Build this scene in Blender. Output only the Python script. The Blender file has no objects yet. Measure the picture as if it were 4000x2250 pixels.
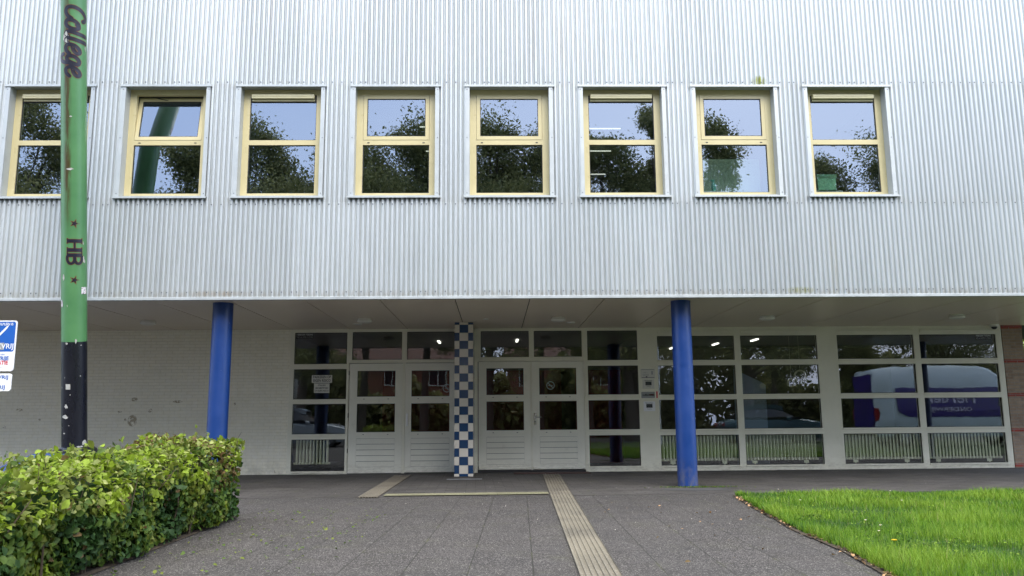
import bpy, math, random
import numpy as np
from mathutils import Vector, Matrix
random.seed(7); rng = np.random.default_rng(7)
S = bpy.context.scene; COL = S.collection
PI = math.pi; R = math.radians

# ------------------------------------------------------------------ camera
CZ, CD = 1.027, 12.4247
cam = bpy.data.cameras.new('camera'); cam.sensor_width = 36; cam.lens = 3177.77/4000*36
cam.clip_start = .05; cam.clip_end = 600
co = bpy.data.objects.new('camera', cam); COL.objects.link(co); S.camera = co
def cam_matrix(pi, ya, ro):
    def back(v):                      # image axes -> world
        a, b, c = v                   # right, down, forward
        cr, sr = math.cos(ro), math.sin(ro); a, b = cr*a+sr*b, -sr*a+cr*b
        x, y2, z2 = a, c, -b
        cp, sp = math.cos(pi), math.sin(pi); y = cp*y2-sp*z2; z = sp*y2+cp*z2
        cy, sy = math.cos(ya), math.sin(ya)
        return Vector((cy*x+sy*y, -sy*x+cy*y, z))
    X, U, F = back((1,0,0)), back((0,-1,0)), back((0,0,1))
    m = Matrix((X, U, -F)).transposed().to_4x4()
    m.translation = Vector((0, -CD, CZ)); return m
co.matrix_world = cam_matrix(.1612, .0212, -.0082)

# ------------------------------------------------------------------ light
SUN_EL, SUN_AZ = 43, 158          # azimuth measured from +Y clockwise: sun behind the camera, a little to the right
w = bpy.data.worlds.new('World'); S.world = w; w.use_nodes = True
nt = w.node_tree; nt.nodes.clear()
def N(t, nt, **k):
    n = nt.nodes.new(t)
    for a, b in k.items(): setattr(n, a, b)
    return n
sky = N('ShaderNodeTexSky', nt, sky_type='NISHITA', sun_disc=False, sun_elevation=R(SUN_EL), sun_rotation=R(SUN_AZ), air_density=1.6, dust_density=3.5, ozone_density=2.0)
bg1 = N('ShaderNodeBackground', nt); bg1.inputs['Strength'].default_value = .11
nt.links.new(sky.outputs[0], bg1.inputs['Color'])
tc = N('ShaderNodeTexCoord', nt); mp = N('ShaderNodeMapping', nt); mp.inputs['Scale'].default_value = (1, 1, 2.4)
nz = N('ShaderNodeTexNoise', nt); nz.inputs['Scale'].default_value = 2.2; nz.inputs['Detail'].default_value = 5; nz.inputs['Roughness'].default_value = .55
cr = N('ShaderNodeValToRGB', nt); cr.color_ramp.elements[0].position = .3; cr.color_ramp.elements[1].position = .75
cr.color_ramp.elements[0].color = (.60, .74, 1.06, 1); cr.color_ramp.elements[1].color = (.78, .88, 1.14, 1)
bg2 = N('ShaderNodeBackground', nt); bg2.inputs['Strength'].default_value = 1.34
mx = N('ShaderNodeMixShader', nt); mx.inputs[0].default_value = .72
out = N('ShaderNodeOutputWorld', nt)
nt.links.new(tc.outputs['Generated'], mp.inputs[0]); nt.links.new(mp.outputs[0], nz.inputs['Vector']); nt.links.new(nz.outputs['Fac'], cr.inputs[0])
sxw = N('ShaderNodeSeparateXYZ', nt); nt.links.new(tc.outputs['Generated'], sxw.inputs[0])
cr2 = N('ShaderNodeValToRGB', nt); cr2.color_ramp.elements[0].position = .62; cr2.color_ramp.elements[1].position = .88        # thin bright cloud overhead
cr2.color_ramp.elements[0].color = (0,0,0,1); cr2.color_ramp.elements[1].color = (1,1,1,1); nt.links.new(sxw.outputs[2], cr2.inputs[0])
mxw = N('ShaderNodeMix', nt, data_type='RGBA'); nt.links.new(cr2.outputs[0], mxw.inputs[0]); nt.links.new(cr.outputs[0], mxw.inputs[6]); mxw.inputs[7].default_value = (1.7, 1.66, 1.6, 1)
nt.links.new(mxw.outputs[2], bg2.inputs['Color']); nt.links.new(bg1.outputs[0], mx.inputs[1]); nt.links.new(bg2.outputs[0], mx.inputs[2]); nt.links.new(mx.outputs[0], out.inputs[0])
sl = bpy.data.lights.new('sun', 'SUN'); sl.energy = .85; sl.angle = R(34); sl.color = (1, .95, .87)
so = bpy.data.objects.new('sun', sl); COL.objects.link(so)
az = R(SUN_AZ); sd = Vector((math.sin(az)*math.cos(R(SUN_EL)), math.cos(az)*math.cos(R(SUN_EL)), math.sin(R(SUN_EL))))
so.rotation_euler = sd.to_track_quat('Z', 'Y').to_euler(); so.location = sd*60
S.view_settings.view_transform = 'Standard'; S.view_settings.look = 'None'; S.view_settings.gamma = 1; S.view_settings.exposure = 1.38
S.cycles.max_bounces = 8; S.cycles.transparent_max_bounces = 16; S.cycles.glossy_bounces = 4

# ------------------------------------------------------------------ materials
MATS = {}
def mat(name, col=(.5,.5,.5), rough=.6, metal=0., spec=.5, emit=None, estr=0):
    m = bpy.data.materials.new(name); m.use_nodes = True
    b = m.node_tree.nodes['Principled BSDF']
    b.inputs['Base Color'].default_value = (*col, 1); b.inputs['Roughness'].default_value = rough
    b.inputs['Metallic'].default_value = metal; b.inputs['Specular IOR Level'].default_value = spec
    if emit: b.inputs['Emission Color'].default_value = (*emit, 1); b.inputs['Emission Strength'].default_value = estr
    MATS[name] = m; return m
def objco(nt, scale=(1,1,1), rot=(0,0,0), loc=(0,0,0)):
    t = N('ShaderNodeTexCoord', nt); p = N('ShaderNodeMapping', nt)
    p.inputs['Scale'].default_value = scale; p.inputs['Rotation'].default_value = rot; p.inputs['Location'].default_value = loc
    nt.links.new(t.outputs['Object'], p.inputs[0]); return p.outputs[0]
def noise(nt, vec, sc, det=4, ro=.55):
    n = N('ShaderNodeTexNoise', nt); n.inputs['Scale'].default_value = sc; n.inputs['Detail'].default_value = det; n.inputs['Roughness'].default_value = ro
    if vec is not None: nt.links.new(vec, n.inputs['Vector'])
    return n.outputs['Fac']
def ramp(nt, fac, stops):
    r = N('ShaderNodeValToRGB', nt); e = r.color_ramp.elements
    while len(e) < len(stops): e.new(.5)
    for i, (p, c) in enumerate(stops):
        e[i].position = p; e[i].color = (*c, 1) if len(c) == 3 else c
    nt.links.new(fac, r.inputs[0]); return r.outputs[0]
def g3(v): return (v, v, v)
def mixc(nt, fac, a, b, mode='MIX'):
    m = N('ShaderNodeMix', nt, data_type='RGBA', blend_type=mode)
    for i, v in ((0, fac), (6, a), (7, b)):
        if hasattr(v, 'links'): nt.links.new(v, m.inputs[i])
        else: m.inputs[i].default_value = v if i == 0 else (*v, 1)
    return m.outputs[2]
def mth(nt, op, a, b=None, clamp=False):
    m = N('ShaderNodeMath', nt, operation=op, use_clamp=clamp)
    for i, v in ((0, a), (1, b)):
        if v is None: continue
        if hasattr(v, 'links'): nt.links.new(v, m.inputs[i])
        else: m.inputs[i].default_value = v
    return m.outputs[0]
def bump(m, h, strength=.3, dist=.01):
    nt = m.node_tree; b = N('ShaderNodeBump', nt); b.inputs['Strength'].default_value = strength; b.inputs['Distance'].default_value = dist
    nt.links.new(h, b.inputs['Height']); nt.links.new(b.outputs[0], nt.nodes['Principled BSDF'].inputs['Normal'])
def setc(m, c): m.node_tree.links.new(c, m.node_tree.nodes['Principled BSDF'].inputs['Base Color'])
def setr(m, c): m.node_tree.links.new(c, m.node_tree.nodes['Principled BSDF'].inputs['Roughness'])
def weathered(name, col, rough=.5, amt=.12, sc=6, stretch=1., metal=0, spec=.5, dirt=(.2,.18,.13), dirtamt=.25):
    m = mat(name, col, rough, metal, spec); nt = m.node_tree
    v = objco(nt, (1, 1, stretch)); a = noise(nt, v, sc, 6)
    c = ramp(nt, a, [(.3, tuple(x*(1-amt) for x in col)), (.7, tuple(min(1, x*(1+amt)) for x in col))])
    d = noise(nt, v, sc*3.1, 8, .7)
    c = mixc(nt, ramp(nt, d, [(.58, g3(0)), (.78, g3(dirtamt))]), c, dirt)
    setc(m, c); setr(m, ramp(nt, a, [(.3, g3(max(.05, rough-.1))), (.7, g3(min(1, rough+.12)))]))
    return m

# corrugated sheet: zinc grey with vertical run-off streaks, grime by the sheet ends, moss and a brown run
m = mat('zinc_sheet', (.6,.65,.68), .36, .45); nt = m.node_tree
v = objco(nt, (7, 1, .25)); a = noise(nt, v, 3, 6, .6)
c = ramp(nt, a, [(.3, (.435,.46,.46)), (.55, (.495,.52,.518)), (.75, (.535,.556,.552))])
v2 = objco(nt, (1, 1, 1)); a2 = noise(nt, v2, .6, 3)
c = mixc(nt, ramp(nt, a2, [(.35, g3(0)), (.7, g3(.35))]), c, (.42,.455,.455))
sx = N('ShaderNodeSeparateXYZ', nt); nt.links.new(objco(nt), sx.inputs[0])
wn = N('ShaderNodeTexWhiteNoise', nt, noise_dimensions='2D'); cbx = N('ShaderNodeCombineXYZ', nt)      # each sheet has aged a little differently
nt.links.new(mth(nt, 'FLOOR', mth(nt, 'DIVIDE', mth(nt, 'ADD', sx.outputs[0], 13.0), .988)), cbx.inputs[0])
nt.links.new(mth(nt, 'ADD', mth(nt, 'GREATER_THAN', sx.outputs[2], 6.37), mth(nt, 'GREATER_THAN', sx.outputs[2], 4.42)), cbx.inputs[1]); nt.links.new(cbx.outputs[0], wn.inputs['Vector'])
c = mixc(nt, .5, c, ramp(nt, wn.outputs['Value'], [(0, g3(.43)), (1, g3(.57))]), 'OVERLAY')
def spot(x, z, rx, rz):
    dx = mth(nt, 'DIVIDE', mth(nt, 'SUBTRACT', sx.outputs[0], x), rx); dz = mth(nt, 'DIVIDE', mth(nt, 'SUBTRACT', sx.outputs[2], z), rz)
    q = mth(nt, 'ADD', mth(nt, 'MULTIPLY', dx, dx), mth(nt, 'MULTIPLY', dz, dz))
    return mth(nt, 'SUBTRACT', 1, q, True)
st = noise(nt, objco(nt, (30, 1, .8)), 1.2, 8, .7)
stm = ramp(nt, st, [(.42, g3(0)), (.62, g3(1))])
for (x, z, rx, rz, cc, k) in ((.62, 7.4, .06, 1.0, (.3,.24,.19), .5), (.52, 7.7, .03, .7, (.25,.2,.17), .5), (4.29, 6.42, .14, .11, (.22,.24,.03), 2.0), (4.75, 2.99, .25, .06, (.3,.3,.08), 1.2), (5.3, 3.4, .1, .9, (.4,.38,.3), .5), (-3.6, 7.3, .04, 1.2, (.45,.4,.38), .5), (1.1, 7.2, .1, .7, (.42,.4,.36), .45), (-1.7, 7.4, .1, .7, (.45,.46,.44), .35), (-4.3, 2.98, .6, .05, (.36,.3,.22), .9), (8.9, 7.0, .1, 1.4, (.45,.44,.4), .35)):
    c = mixc(nt, mth(nt, 'MULTIPLY', mth(nt, 'MULTIPLY', spot(x, z, rx, rz), stm), k, True), c, cc)
# grime in a thin band above the drip edge, under the sills and over the lintels
def band(z, h, k):
    q = mth(nt, 'SUBTRACT', 1, mth(nt, 'ABSOLUTE', mth(nt, 'DIVIDE', mth(nt, 'SUBTRACT', sx.outputs[2], z), h)), True)
    return mth(nt, 'MULTIPLY', mth(nt, 'MULTIPLY', q, ramp(nt, noise(nt, objco(nt, (9, 1, 2)), 2.5, 6, .7), [(.4, g3(0)), (.7, g3(1))])), k, True)
c = mixc(nt, band(2.95, .09, .8), c, (.33,.3,.25)); c = mixc(nt, band(6.36, .09, .5), c, (.4,.38,.34)); c = mixc(nt, band(4.42, .14, .4), c, (.42,.41,.38))
setc(m, c); bump(m, noise(nt, objco(nt), 3, 3), .15, .01)
weathered('zinc_flashing', (.43,.46,.465), .38, .06, 5, 1, .2, dirtamt=.3)
mat('screw_steel', (.16,.17,.18), .5, .6)
weathered('yellow_frame', (.56,.485,.265), .35, .04, 3, 1, dirtamt=.12)
weathered('cream_frame', (.75,.73,.60), .38, .04, 2.5, 1, dirtamt=.10)
weathered('door_paint', (.76,.745,.64), .36, .035, 2.5, 1, dirtamt=.14)
for nm_ in ('cream_frame', 'door_paint'):
    m = MATS[nm_]; nt = m.node_tree; bc = nt.nodes['Principled BSDF'].inputs['Base Color'].links[0].from_socket; sq = N('ShaderNodeSeparateXYZ', nt); nt.links.new(objco(nt), sq.inputs[0])
    lowm = mth(nt, 'SUBTRACT', 1, mth(nt, 'DIVIDE', sq.outputs[2], .30), True)
    setc(m, mixc(nt, mth(nt, 'MULTIPLY', lowm, ramp(nt, noise(nt, objco(nt, (1,1,2.5)), 9, 8, .75), [(.45, g3(0)), (.66, g3(.5))])), bc, (.30,.27,.20)))
mat('gasket', (.02,.02,.022), .5)
mat('black_plastic', (.03,.03,.032), .4)
weathered('vent_metal', (.68,.62,.38), .4, .05, 8, 1)
m = weathered('blue_column', (.004,.036,.175), .38, .10, 4, 1, dirt=(.08,.10,.25), dirtamt=.08); bump(m, noise(m.node_tree, objco(m.node_tree), 40, 3), .08, .004)
nt = m.node_tree; bc = nt.nodes['Principled BSDF'].inputs['Base Color'].links[0].from_socket; sp_ = N('ShaderNodeSeparateXYZ', nt); nt.links.new(objco(nt), sp_.inputs[0])
gr_ = mth(nt, 'SUBTRACT', 1, mth(nt, 'DIVIDE', sp_.outputs[2], .45), True)          # splashed mud and scuffs at the foot
sc_ = ramp(nt, noise(nt, objco(nt, (1,1,.5)), 13, 8, .75), [(.42, g3(0)), (.62, g3(.8))]); bc2 = mixc(nt, mth(nt, 'MULTIPLY', gr_, sc_), bc, (.10,.10,.12))
chip = ramp(nt, noise(nt, objco(nt), 21, 3, .5), [(.745, g3(0)), (.755, g3(.8))]); setc(m, mixc(nt, chip, bc2, (.30,.32,.38)))
mat('soffit_panel', (.74,.655,.54), .36)
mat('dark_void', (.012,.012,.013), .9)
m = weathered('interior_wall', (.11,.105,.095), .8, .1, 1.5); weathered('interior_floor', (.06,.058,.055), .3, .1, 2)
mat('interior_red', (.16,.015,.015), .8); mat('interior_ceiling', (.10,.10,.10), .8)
mat('lamp_white', (.75,.74,.68), .35); mat('tube_on', (1,1,1), .5, emit=(1,.95,.85), estr=.55); mat('lamp_on', (1,1,1), .5, emit=(1,.97,.9), estr=1.1)
mat('tile_blue', (.012,.045,.115), .16); mat('tile_white', (.62,.575,.49), .18); mat('grout', (.22,.21,.19), .85)
mat('white_paint', (.8,.8,.8), .4); mat('sign_blue', (.012,.10,.42), .3); mat('sign_white', (.78,.79,.80), .3); mat('sign_red', (.6,.02,.05), .3); mat('ink', (.03,.035,.04), .6)
mat('paper', (.62,.61,.55), .6); mat('sign_grey', (.30,.31,.31), .4); mat('rail_metal', (.6,.6,.6), .25, .9); mat('sticker_white', (.6,.62,.62), .6)
weathered('galv_post', (.30,.31,.32), .45, .1, 8, 1, .6)
weathered('rad_paint', (.66,.65,.52), .4, .05, 4)
mat('rubber', (.02,.02,.02), .7)
mat('green_plastic', (.22,.46,.30), .35); mat('bottle_teal', (.10,.38,.32), .3); mat('rope', (.55,.5,.42), .8)
mat('partition', (.27,.32,.45), .5); mat('doormat', (.06,.03,.025), .95)

# glass: reflecting and see-through
def glass(name, ior, tint, gcol=(1,1,1), rough=0.0):
    m = bpy.data.materials.new(name); m.use_nodes = True; nt = m.node_tree; nt.nodes.clear()
    fr = N('ShaderNodeFresnel', nt); fr.inputs['IOR'].default_value = ior
    gl = N('ShaderNodeBsdfGlossy', nt); gl.inputs['Roughness'].default_value = rough; gl.inputs['Color'].default_value = (*gcol, 1)
    tr = N('ShaderNodeBsdfTransparent', nt); tr.inputs['Color'].default_value = (*tint, 1)
    mx = N('ShaderNodeMixShader', nt); o = N('ShaderNodeOutputMaterial', nt)
    b = N('ShaderNodeBump', nt); b.inputs['Strength'].default_value = .13; b.inputs['Distance'].default_value = .006
    nt.links.new(noise(nt, objco(nt), 1.6, 2), b.inputs['Height']); nt.links.new(b.outputs[0], gl.inputs['Normal'])
    ge = N('ShaderNodeNewGeometry', nt); nt.links.new(mth(nt, 'MULTIPLY', fr.outputs[0], mth(nt, 'SUBTRACT', 1, ge.outputs['Backfacing'])), mx.inputs[0]); nt.links.new(tr.outputs[0], mx.inputs[1]); nt.links.new(gl.outputs[0], mx.inputs[2]); nt.links.new(mx.outputs[0], o.inputs[0])
    MATS[name] = m; return m
glass('window_glass', 2.75, (.72,.78,.76), (.76,.87,1.02)); glass('shop_glass', 2.1, (.93,.95,.92), (.90,.95,1.0))

# painted brick
def brick_mat(name, c1, c2, mortar, bs, rowh, bw, rough=.7, bstr=.5, ms=.012):
    m = mat(name, c1, rough); nt = m.node_tree
    t = N('ShaderNodeTexCoord', nt); sp = N('ShaderNodeSeparateXYZ', nt); cb = N('ShaderNodeCombineXYZ', nt)
    nt.links.new(t.outputs['Object'], sp.inputs[0])
    nt.links.new(mth(nt, 'ADD', sp.outputs[0], sp.outputs[1]), cb.inputs[0]); nt.links.new(sp.outputs[2], cb.inputs[1])
    b = N('ShaderNodeTexBrick', nt); b.inputs['Scale'].default_value = 1; b.inputs['Mortar Size'].default_value = ms/2; b.inputs['Mortar Smooth'].default_value = .4
    b.inputs['Brick Width'].default_value = bw; b.inputs['Row Height'].default_value = rowh; b.inputs['Color1'].default_value = (*c1, 1); b.inputs['Color2'].default_value = (*c2, 1); b.inputs['Mortar'].default_value = (*mortar, 1)
    nt.links.new(cb.outputs[0], b.inputs['Vector'])
    nn = noise(nt, t.outputs['Object'], 14, 7, .65)
    c = mixc(nt, .55, b.outputs['Color'], ramp(nt, nn, [(.3, g3(.35)), (.7, g3(.65))]), 'OVERLAY')
    h = mth(nt, 'ADD', mth(nt, 'MULTIPLY', b.outputs['Fac'], -1), mth(nt, 'MULTIPLY', nn, .35))
    bump(m, h, bstr, .012); return m, c, nt
m, c, nt = brick_mat('painted_brick', (.85,.81,.66), (.81,.775,.635), (.69,.66,.53), 1, .0635, .223, .55, .6, .008)
sx = N('ShaderNodeSeparateXYZ', nt); nt.links.new(objco(nt), sx.inputs[0])
fl = ramp(nt, noise(nt, objco(nt), 15, 6, .75), [(.46, g3(0)), (.48, g3(1))])
for (x, z, rx, rz) in ((-7.26,1.08,0.14,0.17),(-7.24,1.50,0.1,0.06),(-6.38,1.45,0.14,0.04),(-6.92,1.28,0.07,0.06),(-7.52,1.26,0.06,0.03),(-9.51,1.31,0.1,0.04),(-9.09,1.12,0.04,0.03),(-5.24,1.39,0.03,0.06),(-9.76,0.97,0.08,0.03),(-7.40,1.10,0.04,0.04),(-4.39,0.05,0.02,0.05)):
    c = mixc(nt, mth(nt, 'MULTIPLY', mth(nt, 'MULTIPLY', spot(x, z, rx*.72, rz*.72), 3, True), fl), c, (.33,.27,.16))
c = mixc(nt, mth(nt, 'MULTIPLY', mth(nt, 'SUBTRACT', 1, mth(nt, 'DIVIDE', sx.outputs[2], .38), True), ramp(nt, noise(nt, objco(nt), 6, 8, .7), [(.42, g3(0)), (.64, g3(.55))])), c, (.30,.28,.21))
c = mixc(nt, ramp(nt, noise(nt, objco(nt), 1.1, 5, .6), [(.45, g3(0)), (.75, g3(.35))]), c, (.66,.64,.54))
setc(m, c)
m, c, nt = brick_mat('yellow_brick', (.36,.27,.19), (.28,.20,.14), (.25,.235,.215), 1, .0635, .223, .85, .5)
sx = N('ShaderNodeSeparateXYZ', nt); nt.links.new(objco(nt), sx.inputs[0])
setc(m, c)
m, c, nt = brick_mat('red_brick', (.36,.05,.035), (.28,.045,.03), (.25,.2,.18), 1, .0635, .223, .8, .4); setc(m, c)
m, c, nt = brick_mat('house_brick', (.33,.13,.08), (.26,.10,.065), (.3,.28,.25), 1, .0635, .223, .85, .3); setc(m, c)

# paving: exposed-aggregate slabs, small dark clinkers under the canopy, ribbed guide tiles
def paving(name, base, speck, bw, rh, rot, off, sp_lo, sp_hi, spamt, mortar, moss=True, ms=.006, vary=.12, scl=150):
    m = mat(name, base, .8); nt = m.node_tree
    v = objco(nt, rot=(0,0,rot)); b = N('ShaderNodeTexBrick', nt); b.offset = off
    b.inputs['Scale'].default_value = 1; b.inputs['Mortar Size'].default_value = ms/2; b.inputs['Mortar Smooth'].default_value = .3
    b.inputs['Brick Width'].default_value = bw; b.inputs['Row Height'].default_value = rh
    b.inputs['Color1'].default_value = (*[x*(1-vary) for x in base], 1); b.inputs['Color2'].default_value = (*[x*(1+vary) for x in base], 1); b.inputs['Mortar'].default_value = (*mortar, 1)
    nt.links.new(v, b.inputs['Vector'])
    big = noise(nt, v, .7, 5, .6)
    c = mixc(nt, .5, b.outputs['Color'], ramp(nt, big, [(.3, g3(.30)), (.7, g3(.68))]), 'OVERLAY')
    c = mixc(nt, ramp(nt, noise(nt, v, 1.6, 7, .62), [(.50, g3(0)), (.62, g3(.42))]), c, (.022,.018,.014))      # old wet and dirt stains
    vo = N('ShaderNodeTexVoronoi', nt); vo.inputs['Scale'].default_value = scl; nt.links.new(v, vo.inputs['Vector'])
    sep = N('ShaderNodeSeparateColor', nt); nt.links.new(vo.outputs['Color'], sep.inputs[0])
    sm = ramp(nt, sep.outputs[0], [(sp_lo, g3(0)), (sp_hi, g3(spamt))])
    notm = mth(nt, 'SUBTRACT', 1, b.outputs['Fac'], True)
    c = mixc(nt, mth(nt, 'MULTIPLY', sm, notm), c, speck)
    if moss:
        mo = ramp(nt, noise(nt, v, 2.1, 7, .7), [(.52, g3(0)), (.66, g3(.55))])
        c = mixc(nt, mth(nt, 'MULTIPLY', mo, mth(nt, 'ADD', mth(nt, 'MULTIPLY', b.outputs['Fac'], .9), .10)), c, (.10,.11,.03))
    setc(m, c)
    h = mth(nt, 'ADD', mth(nt, 'MULTIPLY', b.outputs['Fac'], -1), mth(nt, 'MULTIPLY', sep.outputs[1], .35))
    bump(m, h, .5, .006); setr(m, ramp(nt, big, [(.3, g3(.7)), (.7, g3(.9))]))
    return m
paving('aggregate_slabs', (.024,.0205,.0185), (.28,.26,.24), .60, .45, R(91.7), .5, .74, .99, .75, (.014,.012,.008), ms=.011, vary=.2)
paving('clinker_paving', (.058,.052,.047), (.16,.15,.14), .30, .15, R(-1.5), .5, .9, 1, .4, (.008,.008,.006), vary=.22, scl=90, ms=.013)
paving('ribbed_edge', (.14,.135,.075), (.25,.23,.16), 20., .30, R(-1.7), .0, .6, .9, .5, (.06,.06,.03), scl=150)
paving('ribbed_tiles', (.14,.122,.088), (.30,.27,.22), 20., .30, R(-1.7), .0, .6, .9, .6, (.15,.14,.09), scl=190)
m = mat('soil_grass', (.035,.06,.012), .95)
m = mat('earth', (.05,.038,.024), .95); nt = m.node_tree; setc(m, ramp(nt, noise(nt, objco(nt), 9, 8, .7), [(.35, (.03,.022,.014)), (.7, (.09,.065,.04))]))

def leafmat(name, col, trans=.35, rough=.5, v=.25):
    m = bpy.data.materials.new(name); m.use_nodes = True; nt = m.node_tree; b = nt.nodes['Principled BSDF']
    b.inputs['Roughness'].default_value = rough; b.inputs['Specular IOR Level'].default_value = .25
    t = N('ShaderNodeBsdfTranslucent', nt); mx = N('ShaderNodeMixShader', nt); mx.inputs[0].default_value = trans
    c = ramp(nt, noise(nt, objco(nt), 11, 3), [(.3, tuple(x*(1-v) for x in col)), (.7, tuple(x*(1+v) for x in col))])
    nt.links.new(c, b.inputs['Base Color']); nt.links.new(c, t.inputs['Color'])
    o = [n for n in nt.nodes if n.type == 'OUTPUT_MATERIAL'][0]
    nt.links.new(b.outputs[0], mx.inputs[1]); nt.links.new(t.outputs[0], mx.inputs[2]); nt.links.new(mx.outputs[0], o.inputs[0])
    MATS[name] = m; return m
leafmat('leaf_lime', (.23,.32,.028)); leafmat('leaf_mid', (.08,.135,.02)); leafmat('leaf_deep', (.035,.08,.02)); leafmat('leaf_brown', (.15,.10,.04)); leafmat('leaf_pale', (.36,.40,.13)); leafmat('leaf_olive', (.15,.185,.03))
leafmat('grass_a', (.125,.25,.014)); leafmat('grass_b', (.22,.34,.035)); leafmat('grass_c', (.04,.125,.01)); leafmat('grass_dry', (.36,.33,.13))
leafmat('tree_a', (.20,.215,.08), .4); leafmat('tree_b', (.13,.15,.06), .4); leafmat('tree_c', (.30,.30,.12), .4)
weathered('bark', (.09,.07,.05), .9, .3, 6, .2); mat('twig', (.07,.05,.03), .9)

# ------------------------------------------------------------------ mesh helpers
class MB:
    def __init__(s): s.v = []; s.f = []; s.mi = []; s.m = 0
    def face(s, pts):
        n = len(s.v); s.v += [tuple(p) for p in pts]; s.f.append(tuple(range(n, n+len(pts)))); s.mi.append(s.m)
    def box(s, x0, x1, y0, y1, z0, z1, ch=0):
        if ch: return s.chbox(x0, x1, y0, y1, z0, z1, ch)
        n = len(s.v); s.v += [(x0,y0,z0),(x1,y0,z0),(x1,y1,z0),(x0,y1,z0),(x0,y0,z1),(x1,y0,z1),(x1,y1,z1),(x0,y1,z1)]
        for f in ((0,3,2,1),(4,5,6,7),(0,1,5,4),(1,2,6,5),(2,3,7,6),(3,0,4,7)):
            s.f.append(tuple(n+i for i in f)); s.mi.append(s.m)
        return s
    def chbox(s, x0, x1, y0, y1, z0, z1, c):
        # box with its 8 corners / 12 edges cut
        pts = []
        for sx_, x in ((1, x0), (-1, x1)):
            for sy_, y in ((1, y0), (-1, y1)):
                for sz_, z in ((1, z0), (-1, z1)):
                    pts += [(x, y+sy_*c, z+sz_*c), (x+sx_*c, y, z+sz_*c), (x+sx_*c, y+sy_*c, z)]
        import bmesh
        bm = bmesh.new(); vs = [bm.verts.new(p) for p in pts]; bmesh.ops.convex_hull(bm, input=vs)
        n = len(s.v); bm.verts.index_update(); s.v += [tuple(v.co) for v in bm.verts]
        for f in bm.faces: s.f.append(tuple(n+v.index for v in f.verts)); s.mi.append(s.m)
        bm.free(); return s
    def tube(s, pts, rad, seg=8, cap=True, end=None):
        pts = [Vector(p) for p in pts]; rr = rad if isinstance(rad, (list, tuple)) else [rad]*len(pts)
        n0 = len(s.v); prev = None
        for i, p in enumerate(pts):
            d = (pts[min(i+1, len(pts)-1)]-pts[max(i-1, 0)]).normalized()
            if prev is None: u = d.orthogonal().normalized()
            else:
                u = prev-d*prev.dot(d); u = u.normalized() if u.length > 1e-6 else d.orthogonal().normalized()
            prev = u; w_ = d.cross(u)
            for k in range(seg):
                a = 2*PI*k/seg; q = p+(u*math.cos(a)+w_*math.sin(a))*rr[i]; s.v.append(tuple(q))
        for i in range(len(pts)-1):
            for k in range(seg):
                a = n0+i*seg+k; b = n0+i*seg+(k+1) % seg
                s.f.append((a, b, b+seg, a+seg)); s.mi.append(s.m)
        if cap:
            s.f.append(tuple(n0+k for k in reversed(range(seg)))); s.mi.append(s.m)
            e = n0+(len(pts)-1)*seg; s.f.append(tuple(e+k for k in range(seg))); s.mi.append(s.m)
        return s
    def lathe(s, prof, c=(0,0,0), seg=24, capb=True, capt=True):
        n0 = len(s.v)
        for r_, z in prof:
            for k in range(seg):
                a = 2*PI*k/seg; s.v.append((c[0]+r_*math.cos(a), c[1]+r_*math.sin(a), c[2]+z))
        for i in range(len(prof)-1):
            for k in range(seg):
                a = n0+i*seg+k; b = n0+i*seg+(k+1) % seg
                s.f.append((a, b, b+seg, a+seg)); s.mi.append(s.m)
        if capb: s.f.append(tuple(n0+k for k in reversed(range(seg)))); s.mi.append(s.m)
        if capt:
            e = n0+(len(prof)-1)*seg; s.f.append(tuple(e+k for k in range(seg))); s.mi.append(s.m)
        return s
    def extrude(s, poly, y0, y1):            # poly in (x,z), thickness along y
        n = len(poly)
        s.face([(x, y0, z) for x, z in poly]); s.face([(x, y1, z) for x, z in reversed(poly)])
        for i in range(n):
            a, b = poly[i], poly[(i+1) % n]
            s.face([(a[0],y0,a[1]), (a[0],y1,a[1]), (b[0],y1,b[1]), (b[0],y0,b[1])])
        return s
    def build(s, name, mats, parent=None, smooth=False, loc=None):
        me = bpy.data.meshes.new(name); me.from_pydata(s.v, [], s.f)
        if isinstance(mats, str): mats = [mats]
        for q in mats: me.materials.append(MATS[q])
        if len(mats) > 1: me.polygons.foreach_set('material_index', s.mi)
        if smooth is True: me.polygons.foreach_set('use_smooth', [True]*len(s.f))
        me.update()
        if smooth: me.set_sharp_from_angle(angle=R(40))
        o = bpy.data.objects.new(name, me); COL.objects.link(o)
        if parent: o.parent = parent
        if loc: o.location = loc
        return o
def tag(o, label=None, cat=None, group=None, kind=None):
    if label: o['label'] = label
    if cat: o['category'] = cat
    if group: o['group'] = group
    if kind: o['kind'] = kind
    return o
def empty(name, loc, label, cat, group=None, rz=0):
    o = bpy.data.objects.new(name, None); COL.objects.link(o); o.location = loc; o.rotation_euler = (0,0,rz); o.empty_display_size = .2
    return tag(o, label, cat, group)
def sub(name, parent, loc=(0,0,0)):
    o = bpy.data.objects.new(name, None); COL.objects.link(o); o.parent = parent; o.location = loc; return o
def copy_tree(o, parent=None):
    c = o.copy(); COL.objects.link(c); c.parent = parent
    for ch in list(o.children): copy_tree(ch, c)
    return c
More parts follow.
